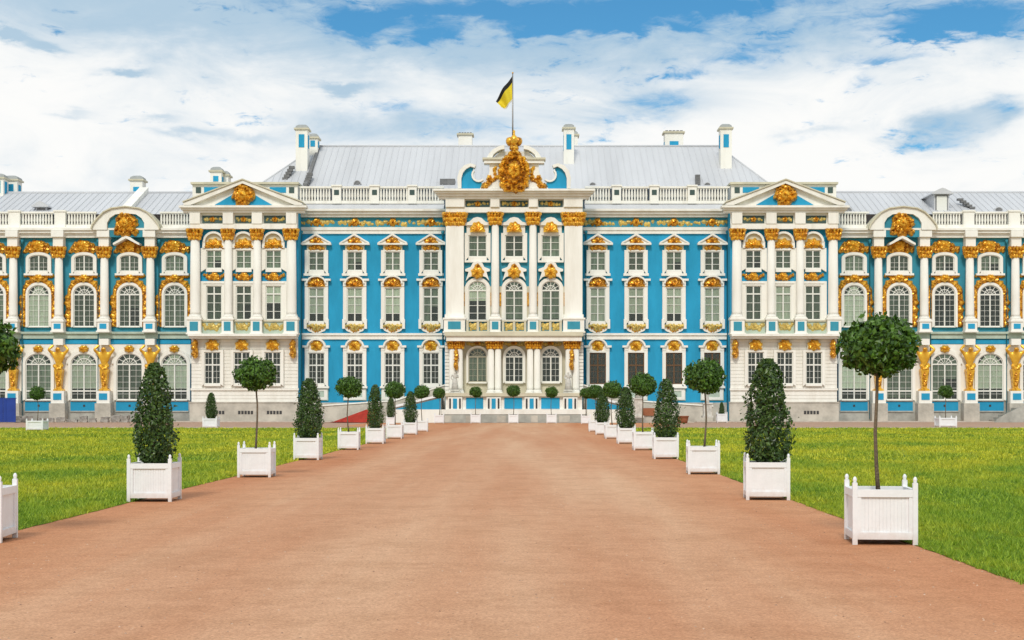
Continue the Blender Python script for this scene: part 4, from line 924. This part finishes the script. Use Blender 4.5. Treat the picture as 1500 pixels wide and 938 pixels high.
    for u in UW:
        pb('window_apron', lambda m: (slab(m, s*u-20, s*u+20, 588.8, 602, d, .16, 'blue_stucco'), slab(m, s*u-20.5, s*u+20.5, 602, 604, d, .24, 'grey_stone'), slab(m, s*u-1.5, s*u+1.5, 593, 596, d, .19, 'dark_slit', back=d-.16)))
    pb('plinth', lambda m: m.box(X(a), X(b), -.14, -.002, 0, Z(588.6), 'grey_stone'))
    for px in (519.5, 608.5, 719.5): pb('downpipe', lambda m: (m.lathe(X(s*px), -.30, [(.05, .3), (.05, Z(358)), (.08, Z(358)), (.14, Z(354)), (.14, Z(352))], 'teal_stucco', 8)))

# ---- roofs
def roof(front, seams_step, name='roof'):
    """front: (eave u0, eave u1, eave row, eave depth, ridge u0, ridge u1, ridge row, ridge depth)"""
    e0, e1, ey, ed, r0, r1, ry, rd = front
    A = Vector((X(e0,ed), ed, Z(ey,ed))); B = Vector((X(e1,ed), ed, Z(ey,ed))); C_ = Vector((X(r1,rd), rd, Z(ry,rd))); D_ = Vector((X(r0,rd), rd, Z(ry,rd)))
    bd = 2*rd-ed; A2 = Vector((A.x, bd, A.z)); B2 = Vector((B.x, bd, B.z))
    m = MB(); m.add([tuple(v) for v in (A, B, C_, D_, A2, B2)], [(0,1,2,3), (5,4,3,2), (1,5,2), (4,0,3)], 'roof_metal')
    n = (B-A).cross(D_-A).normalized(); x = A.x+seams_step*.5; dz = (D_.z-A.z)/(rd-ed)
    while x < B.x:
        t1 = 1.0
        if x < D_.x: t1 = (x-A.x)/(D_.x-A.x)
        if x > C_.x: t1 = min(t1, (B.x-x)/(B.x-C_.x))
        p0 = Vector((x, ed, A.z)); p1 = Vector((x, ed+(rd-ed)*t1, A.z+(D_.z-A.z)*t1)); w_ = Vector((.03,0,0)); h = n*.05
        m.add([tuple(q) for q in (p0-w_, p0+w_, p1+w_, p1-w_, p0-w_+h, p0+w_+h, p1+w_+h, p1-w_+h)], [(4,5,6,7), (0,4,7,3), (1,2,6,5), (0,1,5,4)], 'roof_metal'); x += seams_step
    # ridge cap and hip caps
    m.tube([tuple(D_+Vector((0,0,.03))), tuple(C_+Vector((0,0,.03)))], .13, 'roof_metal', 6)
    for p, q in ((A, D_), (B, C_)): m.tube([tuple(p), tuple(q)], .10, 'roof_metal', 6)
    return part(name, m, palace)
main_roof = roof((-383, 383, 277, 2.2, -291, 298, 215, 11.5), .62)
wl = roof((-900, -468, 314, 1.0, -900, -468, 283, 8.0), .62); wr = roof((468, 900, 314, 1.0, 468, 900, 282.5, 8.0), .62)
pb('firewall', lambda m: m.add([(X(-306,2.2)-.15,2.2,Z(275,2.2)),(X(-306,2.2)+.15,2.2,Z(275,2.2)),(X(-306,2.2)+.15,11.3,Z(215.5,11.3)),(X(-306,2.2)-.15,11.3,Z(215.5,11.3)),
    (X(-306,2.2)-.15,2.2,Z(269,2.2)),(X(-306,2.2)+.15,2.2,Z(269,2.2)),(X(-306,2.2)+.15,11.3,Z(213,11.3)),(X(-306,2.2)-.15,11.3,Z(213,11.3))], [(0,1,5,4),(4,5,6,7),(1,2,6,5),(0,4,7,3)], 'roof_dark'), main_roof)
pb('firewall', lambda m: m.add([(X(-572,.9)+q,.9+r_*7.2,Z(315,.9)*(1-r_)+Z(282.5,8)*r_+e) for r_ in (0,1) for q in (-.45,.45) for e in (0,.55)], [(0,2,3,1),(4,5,7,6),(1,3,7,5),(2,6,7,3),(0,1,5,4)], 'white_stucco'), wl)
def chimney(px, hw, yt, yb_, d, panel=None, parent=main_roof, flat=False, depth=1.4, side=True):
    u = px-AX
    def f(m):
        x0, x1 = X(u-hw,d), X(u+hw,d); z = lambda y: Z(y,d)
        ch = 9 if not flat else 4
        m.box(x0, x1, d, d+depth, z(yb_+8), z(yt+ch), 'white_stucco')
        m.box(x0-.16, x1+.16, d-.16, d+depth+.16, z(yt+ch)+.001, z(yt+ch-2.4), 'cream_stucco')
        if flat:
            n = 5
            for i in range(n): xx = x0+(x1-x0)*(i+.15)/n; m.box(xx, xx+(x1-x0)*.7/n, d, d+depth, z(yt+ch-2.4)+.002, z(yt), 'roof_dark')
        else:
            m.lathe((x0+x1)/2, d+depth/2, [((x1-x0)*.78, z(yt+ch-2.5)), ((x1-x0)*.70, z(yt+3.2)), ((x1-x0)*.45, z(yt+1.0)), ((x1-x0)*.1, z(yt))], 'cap_metal', 4, sq=True)
        if panel:
            w_ = (x1-x0)*.24; c = (x0+x1)/2
            m.box(c-w_, c+w_, d-.04, d+.01, z(panel[1]), z(panel[0]), 'blue_stucco')
            for q, xx in ((-1, x0), (1, x1)): m.box(xx-.03, xx+.03, d+depth*.25, d+depth*.75, z(panel[1]), z(panel[0]), 'blue_stucco')
    return pb('chimney', f, parent)
chimney(441, 8.6, 181, 243, 6.0, (197, 216)); chimney(457, 7, 194, 235, 9.5, (206, 215)); chimney(832.5, 7.6, 180, 236, 7.5, (197, 219)); chimney(839, 6, 190, 222, 12, None)
chimney(1063, 8.2, 180, 240, 6.5, (197, 216)); chimney(680, 10, 194, 216, 13, None, flat=True); chimney(986, 13.5, 191, 216, 13, (207, 213), flat=True)
chimney(198.5, 9, 256, 286, 9, (274, 282), wl); chimney(14, 10, 256, 286, 9, (270, 283), wl); chimney(-4, 8, 253, 286, 7, (265, 283), wl)
chimney(315, 8, 243, 270, 10, (258, 266), wl); chimney(327, 6, 249, 270, 11, None, wl)
def vent(px, py, d, parent, r=6):
    pb('roof_vent', lambda m: (m.poly(arch(X(r,d), 0, .02, X(r*.75,d)), -.01, 1.2, 'roof_metal') if False else m.poly([(X(px-AX,d)+p[0], Z(py+5,d)+p[1]) for p in arch(X(r,d), 0, .02, X(r*.95,d))], d, d+1.2, 'roof_metal'), m.poly([(X(px-AX,d)+p[0]*.78, Z(py+5,d)+.03+p[1]*.78) for p in arch(X(r,d), 0, .02, X(r*.95,d))], d-.03, d, 'roof_dark')), parent)
for px, py in ((523, 265), (868, 268), (1036, 268)): vent(px, py, 3.0, main_roof)
for px in (1242, 1463): vent(px, 305, 2.0, wr, 7)
vent(1300, 309, 2.0, wr, 6)
def dormer(px, yt, yb_, hw, d, parent, win=True):
    def f(m):
        x = lambda q: X(px-AX+q,d); z = lambda y: Z(y,d)
        m.box(x(-hw), x(hw), d, d+3.5, z(yb_+6), z(yt+7), 'roof_metal')
        m.poly([(x(-hw-5), z(yt+8)), (x(-hw-4), z(yt+6)), (x(-hw*.4), z(yt+.5)), (x(0), z(yt-1)), (x(hw*.4), z(yt+.5)), (x(hw+4), z(yt+6)), (x(hw+5), z(yt+8))], d-.4, d+3.6, 'roof_metal')
        m.box(x(-hw+2), x(hw-2), d-.05, d, z(yb_), z(yt+9), 'roof_dark'); m.box(x(-hw+3.5), x(hw-3.5), d-.08, d-.05, z(yb_), z(yt+10.5), 'sash_white' if win else 'roof_dark')
    return pb('dormer', f, parent)
dormer(1379, 277, 311, 11, 2.2, wr); dormer(60, 296, 312, 8, 2.2, wl, False)
def hatch(px, y0, y1, hw, d, parent, rd):      # dark stepped walkway lying on the roof slope
    pb('roof_ladder', lambda m: [m.box(X(px-AX-hw+i*rd,d), X(px-AX+hw+i*rd,d), d+i*.25-.1, d+i*.25+.4, Z(y1-(i)*(y1-y0)/5,d), Z(y1-(i+.8)*(y1-y0)/5,d), 'roof_dark') for i in range(5)], parent)
hatch(417, 240, 264, 4, 4.2, main_roof, 1.8); hatch(448, 250, 272, 4, 2.6, main_roof, .8); hatch(1022, 253, 271, 3.5, 3.0, main_roof, .4); hatch(1424, 288, 306, 4, 2.6, wr, -3.2)
pb('roof_ladder', lambda m: m.box(X(655-AX-11,3), X(655-AX+11,3), 3, 3.8, Z(270,3), Z(262,3), 'roof_dark'), main_roof)

# ------------------------------------------------------------------ flag
def flag():
    d = DC-1.2; x0 = X(751.5-AX,d); t = empty('flagpole', (x0, d, Z(196,d)), 'slender metal flagpole flying a black, yellow and white flag above the gilded crown', 'flagpole')
    zb = Z(196,d); m = MB(); m.lathe(0, 0, [(.075, -.3), (.07, 1), (.05, Z(108,d)-zb)], 'pole_metal', 8); m.lathe(0, 0, [(.03, Z(108,d)-zb), (.09, Z(107.4,d)-zb), (.09, Z(106.6,d)-zb), (.02, Z(105.8,d)-zb)], 'gilt', 8)
    link('pole', m.mesh('pole'), t)
    m = MB(); ns, ntt = 18, 12; k = K(d)
    hz = lambda tt: (0, (112+tt*36)); fl = lambda tt: (-24+tt*9, 148+tt*13)
    vs = []
    for j in range(ntt+1):
        for i in range(ns+1):
            s_, t_ = i/ns, j/ntt; h, f = hz(t_), fl(t_); px = h[0]+(f[0]-h[0])*s_; py = h[1]+(f[1]-h[1])*s_+5*math.sin(s_*math.pi)*(t_-.3)
            vs.append((px*k-.05, .55*math.sin(s_*8.5+t_*2.6)*s_**.6-.25*s_, Z(py,d)-zb))
    for j in range(ntt):
        mt = ('flag_black' if j < 3 else 'flag_yellow' if j < 11 else 'flag_white')
        o = len(m.v)
        row = vs[j*(ns+1):(j+2)*(ns+1)]; m.add(row, [(i, i+1, ns+2+i, ns+1+i) for i in range(ns)], mt, True)
    link('flag', m.mesh('flag'), t)
flag()

# ------------------------------------------------------------------ ramps, statues, bits near the wall
def ramp(s):
    d = DT; z1 = Z(580,d); t = empty('carriage_ramp', (s*X(103,d), -4.3, 0), 'sloping stone carriage ramp %s' % ('with red bank, rising to the portal terrace from the left' if s < 0 else 'without red bank, rising to the portal terrace from the right'), 'ramp', 'carriage ramps up to the portal terrace')
    x = lambda u: s*X(u,d); zz = lambda u: z1*max(0, (264-u)/(264-103))
    def w(name, fn): mb = MB(); fn(mb); part(name, mb, t)
    w('wall', lambda m: m.poly([(x(106.5), 0), (x(106.5), zz(106.5)), (x(264), .02), (x(264), 0)], d+.05, -2.6, 'stone'))
    w('blue_panel', lambda m: m.poly([(x(107), Z(600,d)), (x(107), zz(107)-.15), (x(170), zz(170)-.15), (x(176), Z(600,d))], d-.04, d+.045, 'blue_stucco'))
    w('coping', lambda m: m.poly([(x(106.5), zz(106.5)+.01), (x(106.5), zz(106.5)+.22), (x(178), zz(178)+.22), (x(178), zz(178)+.01)], d-.14, d+.4, 'white_paint'))
    w('base', lambda m: m.box(x(107), x(176), d-.12, d+.04, 0.0, Z(600,d)-.004, 'white_stucco'))
    w('parapet', lambda m: m.poly([(x(104), 0), (x(104), Z(565,-2)), (x(180), Z(588,-2)), (x(300), Z(596,-2)), (x(300), 0)], -2.2, -1.7, 'stone'))
    w('parapet_coping', lambda m: m.poly([(x(104), Z(565,-2)+.005), (x(104), Z(563,-2)), (x(180), Z(586,-2)), (x(300), Z(594,-2)), (x(300), Z(596,-2)+.005), (x(180), Z(588,-2)+.005)], -2.3, -1.6, 'white_stucco'))
    # red bank in front of the low end
    def bank(m):
        A = (x(212), d-1.6, .03); B = (x(268), d-1.6, .03); C_ = (x(264), d+.02, .10); D_ = (x(216), d+.02, Z(600,d))
        A2 = (x(196), d-1.6, .03); E_ = (x(200), d+.02, Z(600,d)); m.add([A2, A, B, C_, D_, E_], [(0,1,4,5), (1,2,3,4), (0,5,4,3,2,1)] if s < 0 else [(0,5,4,1), (1,4,3,2)], 'carpet_red')
    if s < 0: w('red_bank', bank)
    else: w('red_mat', lambda m: m.box(x(188), x(206), d-.10, d+.04, Z(609,d), Z(598,d), 'terracotta'))
ramp(-1); ramp(1)
fig = statue_mesh('standing', 'marble')
def statue(px, d, ytop, yped, ybot, label, hgt=None):
    k = K(d); u = px-AX; zb = max(0.0, Z(ybot,d)); zp = Z(yped,d)
    t = empty('statue', (X(u,d), d, zb), label, 'statue', 'white marble statues before the palace')
    m = MB(); w_ = .36; h = zp-zb; m.box(-w_, w_, -w_, w_, .18, h-.14, 'marble'); m.box(-w_-.12, w_+.12, -w_-.12, w_+.12, 0, .18, 'marble'); m.box(-w_-.08, w_+.08, -w_-.08, w_+.08, h-.14, h, 'marble')
    link('pedestal', m.mesh('pedestal'), t); f = link('figure', fig, t, (0, 0, h-.02)); sc = Z(ytop,d)-zp; f.scale = (sc*1.25, sc*1.1, sc)
    m = MB(); m.lathe(0, 0, [(.30*sc/1.6, 0), (.26*sc/1.6, .25*sc), (.20*sc/1.6, .5*sc), (.13*sc/1.6, .58*sc)], 'marble', 10); link('drapery', m.mesh('drapery'), t, (0, .02, h))
    return t
statue(461.5, -8, 556, 583, 612, 'white marble statue on tall pedestal left of portal, behind the fourth clipped cone')
statue(936, -8, 556, 583, 612, 'white marble statue on tall pedestal right of portal, between clipped cones')
statue(1037, -8, 572, 590, 612, 'smaller white marble statue behind the third right planter tree')
statue(667, DT+.8, 543, 571, 577, 'pale carved statue beside the left column pair of the portal'); statue(833, DT+.8, 543, 571, 577, 'pale carved statue beside the right column pair of the portal')
def misc():
    d = -7; x = lambda px: X(px-AX,d)
    t = empty('site_hoarding', (x(5), d, 0), 'dark blue construction hoarding standing against left wing', 'hoarding'); m = MB()
    for i in range(4): m.box(-3.4+i*1.15, -3.4+i*1.15+1.12, -.04, .04, .06, Z(584,d), 'barrier_blue'); m.box(-3.4+i*1.15+.2, -3.4+i*1.15+.26, -.07, -.04, .06, Z(584,d), 'barrier_blue')
    m.box(-3.45, 1.25, -.07, .07, Z(584,d)+.002, Z(583,d), 'barrier_blue'); link('panel', m.mesh('panel'), t)
    for q in (-3.2, -.9, 1.1): m = MB(); m.box(q-.05, q+.05, .045, .6, 0, .07, 'pole_metal'); m.box(q-.04, q+.04, .045, .12, .07, 1.9, 'pole_metal'); link('brace', m.mesh('brace'), t)
    # loose kerb stones by the left wing
    rr = random.Random(5)
    spots = [(32,612),(45,614),(62,610),(78,615),(92,612),(108,615),(125,613),(140,616),(158,613),(172,616),(186,613)]
    adj = ['pale wedge-shaped', 'low grey', 'large pale', 'flat grey', 'rounded pale', 'long grey', 'small pale', 'tilted grey', 'broad pale', 'thin grey', 'last pale']
    place = ['beside the blue hoarding', 'second from the hoarding', 'behind the far left ball tree', 'right of far left ball tree', 'below the second arched window', 'below the second arched window pier', 'mid heap under the left wing', 'right of the heap middle', 'left of the nearest left cone tree', 'touching the nearest left cone outline', 'hidden partly by nearest left cone']
    for i, (px, py) in enumerate(spots):
        bm = bmesh.new(); bmesh.ops.create_cube(bm, size=1); bmesh.ops.subdivide_edges(bm, edges=bm.edges[:], cuts=2, use_grid_fill=True)
        for v in bm.verts: v.co += Vector((rr.uniform(-.1,.1), rr.uniform(-.1,.1), rr.uniform(-.1,.1))); v.co.z += .5
        sx, sy, sz = rr.uniform(.5, 1.1), rr.uniform(.3,.5), rr.uniform(.25, .75)
        for v in bm.verts: v.co = Vector((v.co.x*sx, v.co.y*sy, v.co.z*sz))
        me = bpy.data.meshes.new('building_stone'); bm.to_mesh(me); bm.free(); me.materials.append(M['rubble'])
        o = link('building_stone', me, None, (X(px-AX,-3.5), -3.6-rr.random()*.8, -.02), rr.uniform(-.4,.4)); o['label'] = '%s stone by the left wing, %s' % (adj[i], place[i]); o['category'] = 'stone'; o['group'] = 'loose stones along the left wing'
    # stone steps at the far right end
    t = empty('stone_steps', (X(1478-AX,-3), -3, 0), 'grey stone steps with sloping cheek at far right of the right wing', 'steps')
    m = MB()
    for i in range(6): m.box(-1.3+i*.42, 3.2, -1.0, 1.7, i*.22+.001, (i+1)*.22, 'grey_stone')
    link('tread', m.mesh('tread'), t); m = MB(); m.poly([(-1.7, 0), (-1.4, .35), (1.2, 1.75), (3.2, 1.75), (3.2, 0)], -1.3, -1.02, 'grey_stone'); link('cheek_wall', m.mesh('cheek_wall'), t)
    # small white bollard and terracotta tubs right of the ramps
    o = empty('bollard', (X(475-AX,-9), -9, 0), 'thin white post at the foot of the left ramp', 'bollard'); m = MB(); m.lathe(0, 0, [(.07, 0), (.07, .7), (.09, .72), (.05, .82)], 'white_paint', 8); link('post', m.mesh('post'), o)
    for px, lab in ((1001, 'low terracotta tub behind the third right planter'),):
        m = MB(); hh = 1.9 if px == 950 else .65; m.lathe(0, 0, [(.42, 0), (.50, hh*.5), (.55, hh*.9), (.60, hh*.92), (.60, hh), (.5, hh), (.48, hh*.93)], 'terracotta', 14)
        o = link('terracotta_tub', m.mesh('terracotta_tub'), None, (X(px-AX,-10), -10, 0.0)); o['label'] = lab; o['category'] = 'tub'
misc()

# ------------------------------------------------------------------ planters and clipped trees
def planter_meshes():
    w, h = .385, .66
    post = MB(); post.box(-.029, .029, -.029, .029, 0, .745, 'white_paint')
    fin = MB(); fin.lathe(0, 0, [(.028, .745), (.018, .757), (.025, .775), (.025, .79), (.015, .812), (.004, .82)], 'white_paint', 10)
    pn = MB(); L = w-.059
    pn.box(-L, L, -.022, .022, .065, .150, 'white_paint'); pn.box(-L, L, -.026, .026, .575, .665, 'white_paint')
    for q in (-1, 1): pn.box(q*L, q*(L-.045), -.018, .018, .15, .575, 'white_paint')
    n = 13; bw = (2*L-.09)/n
    for i in range(n): x = -L+.045+i*bw; pn.box(x+.0015, x+bw-.0015, .004, .010, .15, .575, 'white_paint')
    pn.box(-L+.045, L-.045, .010, .014, .15, .575, 'white_paint')
    so = MB(); so.box(-L, L, -L, L, .1, .60, 'soil')
    return post.mesh('post'), fin.mesh('finial'), pn.mesh('side_panel'), so.mesh('soil')
PM = planter_meshes()
def planter(x, y, sc, rz, label, group):
    t = empty('planter', (x, y, 0.006), label, 'planter', group, rz); t.scale = (sc,)*3
    w = .385-.029
    for a in (-1, 1):
        for b in (-1, 1): p = link('post', PM[0], t, (a*w, b*w, 0)); link('finial', PM[1], p); 
    for k in range(4):
        a = k*math.pi/2; p = link('side_panel', PM[2], t, (math.sin(a)*w, -math.cos(a)*w, 0), a)
    link('soil', PM[3], t); return t
def leaves(points, normals, size, mt, seed):
    r = np.random.default_rng(seed); n = len(points)
    d = normals+r.normal(0, .75, (n,3)); d /= np.linalg.norm(d, axis=1)[:,None]          # leaf facing
    t = np.cross(d, r.normal(0, 1, (n,3))); t /= np.linalg.norm(t, axis=1)[:,None]; b = np.cross(d, t)
    L = size*(.65+.7*r.random(n))[:,None]; W = L*.30
    v = np.stack([points-t*L*.5, points+b*W-d*W*.35, points+t*L*.5, points-b*W-d*W*.35], 1).reshape(-1,3)
    f = np.arange(n*4).reshape(n,4)
    return v, f
def crown_mesh(kind, seed, lf=.068, n=5200):
    r = np.random.default_rng(seed); mt = 'laurel_leaf' if kind == 'ball' else 'box_leaf'
    def surf(dirs):      # uneven clipped outline
        x, y, z = dirs.T; return 1+.06*np.sin(5*x+seed)*np.cos(4*z+seed*2)+.045*np.sin(9*y+7*z+seed)+.03*np.sin(15*x-11*z)
    if kind == 'ball':
        dirs = r.normal(0, 1, (n,3)); dirs /= np.linalg.norm(dirs, axis=1)[:,None]
        rad = np.where(r.random(n) < .72, .80+.24*r.random(n)**1.2, .30+.55*r.random(n))*surf(dirs)
        # clumps that stand out of the outline and hollows between them
        cd = r.normal(0,1,(48,3)); cd /= np.linalg.norm(cd, axis=1)[:,None]; dot = dirs@cd.T; near = dot.max(1); rad *= .80+.27*np.clip((near-.84)/.15, 0, 1)
        stray = r.random(n) < .025; rad = np.where(stray, 1.02+.16*r.random(n), rad); p = dirs*rad[:,None]*np.array([.46,.46,.37]); p[:,2] = np.where(p[:,2] < -.2, -.2+(p[:,2]+.2)*.75, p[:,2]); nrm = dirs
    else:
        H_ = 1.82; t = r.random(n)**1.15; prof_t = [0, .07, .22, .45, .65, .82, .94, 1.0]; prof_r = [.17, .32, .395, .365, .305, .235, .165, .075]
        a = r.random(n)*6.283; R0 = np.interp(t, prof_t, prof_r)
        q = np.where(r.random(n) < .75, .78+.26*r.random(n), .25+.55*r.random(n)); lob = 1+.12*np.sin(3*a+t*7+seed)+.10*np.sin(5*a-t*15+seed)+.09*np.sin(21*t+2*a+seed)*np.sin(4*a-seed)+.05*np.sin(37*t+7*a)
        q = np.where(r.random(n) < .03, 1.05+.25*r.random(n), q); rr = R0*q*lob; p = np.stack([rr*np.cos(a), rr*np.sin(a), t*H_], 1); nrm = np.stack([np.cos(a), np.sin(a), np.full(n,.35)], 1)
    v, f = leaves(p, nrm, lf, mt, seed+50)
    me = bpy.data.meshes.new('crown'); me.from_pydata(v.tolist(), [], f.tolist()); me.materials.append(M[mt]); me.update(); return me
def trunk_mesh(kind, seed):
    m = MB(); rr = random.Random(seed)
    if kind == 'ball':
        b = rr.uniform(-.06,.06); c = rr.uniform(-.06,.06)
        pts = [(0,0,.0), (b*.6,c*.5,.35), (b,c,.75), (b*.6,c,1.1), (b*.3,c*.3,1.45), (0,0,1.75)]; m.tube(pts, [.030,.024,.022,.020,.019,.013], 'bark', 8)
        for i in range(7):
            a = i*.9+seed; m.tube([(0,0,1.40+.03*i), (.14*math.cos(a),.14*math.sin(a),1.58+.02*i), (.30*math.cos(a),.30*math.sin(a),1.70+.05*(i % 3))], [.012,.008,.004], 'bark', 5)
    else:
        for q in range(2): m.tube([(q*.06-.03,0,0), (q*.03-.03,.02*q,.3), (.01*q,.01,.8), (0,0,1.7)], [.026,.022,.017,.006], 'bark', 7)
        for i in range(12):
            a = i*2.4+seed; z = .16+.11*i; L = .30*(1-z/1.9); m.tube([(0,0,z), (L*.6*math.cos(a),L*.6*math.sin(a),z+.06), (L*math.cos(a),L*math.sin(a),z+.16)], [.010,.006,.003], 'bark', 5)
    return m.mesh('trunk')
CR = {('ball', i): crown_mesh('ball', i+2, n=4600 if i == 0 else 3400, lf=.078 if i == 0 else .082) for i in range(5)}
CR.update({('cone', i): crown_mesh('cone', i*3+2, n=5200 if i < 2 else 4300, lf=.074) for i in range(5)})
TR = {(k, i): trunk_mesh(k, i) for k in ('ball', 'cone') for i in range(5)}
def tree(kind, i, x, y, sc, label, group, z0=.585, wide=1.0, tall=1.0, rz=0.0, cz=1.0):
    t = empty('topiary_tree', (x, y, z0), label, 'tree', group, rz); t.scale = (sc*wide, sc*wide, sc*tall)
    tr = link('trunk', TR[kind, i], t); cr = link('crown', CR[kind, i], t, (0, 0, 1.78 if kind == 'ball' else .06)); cr.scale.z = cz; return t
ORD = ['nearest', 'second', 'third', 'fourth', 'fifth', 'sixth', 'seventh', 'eighth', 'farthest']
ROT = {('R', 0): -R(5), ('R', 1): -R(5), ('R', 2): -R(3), ('L', 0): R(5), ('L', 1): R(.5), ('L', 2): R(1)}
ROWS = {'L': [797, 736, 700, 674.5, 659.5, 650.5, 643, 637, 632.5], 'R': [799.5, 733.5, 695.5, 673, 660, 650.5, 643, 637, 632.5]}
COLS = {'L': [-50, 218, 371.5, 448.5, 509.5, 549, 577.5, 600, 617], 'R': [1301, 1128, 1032.5, 976.5, 943.5, 918, 898, 883, 872]}
adjust = {('R', 1): (1.02, 1.02), ('R', 3): (1.0, 1.0), ('L', 1): (.88, .97), ('L', 3): (1.02, 1.0), ('R', 0): (.98, 1.02), ('L', 5): (.86, 1.03)}
rr = random.Random(21)
for side, s in (('L', -1), ('R', 1)):
    for n in range(9):
        Zd = F*H/(ROWS[side][n]-HZ); kind = 'ball' if n % 2 == 0 else 'cone'; sw = 'left' if s < 0 else 'right'; y = -D+Zd+.385
        x = CX+(COLS[side][n]-770)*Zd/F
        planter(x, y, 1.0, ROT.get((side, n), rr.uniform(-.03,.03)), 'white wooden planter with corner posts, %s in the row %s of the path' % (ORD[n], sw), 'white planters lining the path')
        w, tl = adjust.get((side, n), (1.0+rr.uniform(-.05,.05), 1.0+rr.uniform(-.04,.04)))
        lab = ('round ball-clipped tree on a bare stem, in the %s planter %s of the path' if kind == 'ball' else 'dark cone-clipped tree filling the %s planter %s of the path') % (ORD[n], sw)
        cz = {('R', 2): 1.2, ('L', 2): 1.02, ('R', 0): 1.0, ('L', 0): 1.0}.get((side, n), 1.12) if kind == 'ball' else 1.0
        tree(kind, (n//2+(s > 0)*3) % 5 if n > 1 else (0 if s > 0 else 1), x+rr.uniform(-.03,.03), y, 1.0, lab, 'clipped trees in planters lining the path', wide=w, tall=tl, rz=rr.uniform(0, 6.28), cz=cz)
# planters along the palace front
def back(px, ybase, kind, lab, i, hz=1.0, wpx=15, sc_t=None):
    Zd = F*H/(ybase-HZ); x = CX+(px-770)*Zd/F; y = -D+Zd; sc = wpx*Zd/F/.77
    pl = planter(x, y+.4, sc, 0, 'white planter box ' + lab, 'white planters along the palace front'); pl.scale.z = sc*hz
    tree(kind, i, x, y+.4, sc_t or 1.0, ('small ball-clipped tree in the planter ' if kind == 'ball' else 'small cone-clipped tree in the planter ') + lab, 'clipped trees along the palace front', z0=.585*sc*hz, rz=px*.7, cz=1.14 if kind == 'ball' else 1.0)
back(643, 620.5, 'ball', 'left of the terrace, before the left ramp', 1, wpx=14, sc_t=1.12)
back(696.5, 620.5, 'ball', 'before the left blue terrace panel', 2, wpx=14.5, sc_t=1.15)
back(752, 620.5, 'ball', 'on the palace axis before the middle terrace panel', 0, wpx=14.5, sc_t=1.22)
back(808, 620.5, 'ball', 'before the right blue terrace panel', 1, wpx=14.5, sc_t=1.15)
back(858.5, 621.5, 'ball', 'right of the terrace, before the right ramp', 2, wpx=14, sc_t=1.1)
back(51.5, 631, 'ball', 'at far left beyond the left lawn', 1, .66, wpx=25, sc_t=1.02)
back(1387.5, 626, 'ball', 'at far right beyond the right lawn', 2, .6, wpx=26, sc_t=1.12)
back(307.5, 627, 'cone', 'before the left pavilion beyond the lawn', 1, .75, wpx=21, sc_t=1.02)
back(572, 623, 'cone', 'behind the sixth and seventh left planters', 2, wpx=13, sc_t=.9)
back(1058, 619.5, 'cone', 'beside the right pavilion corner', 0, wpx=15, sc_t=.62)
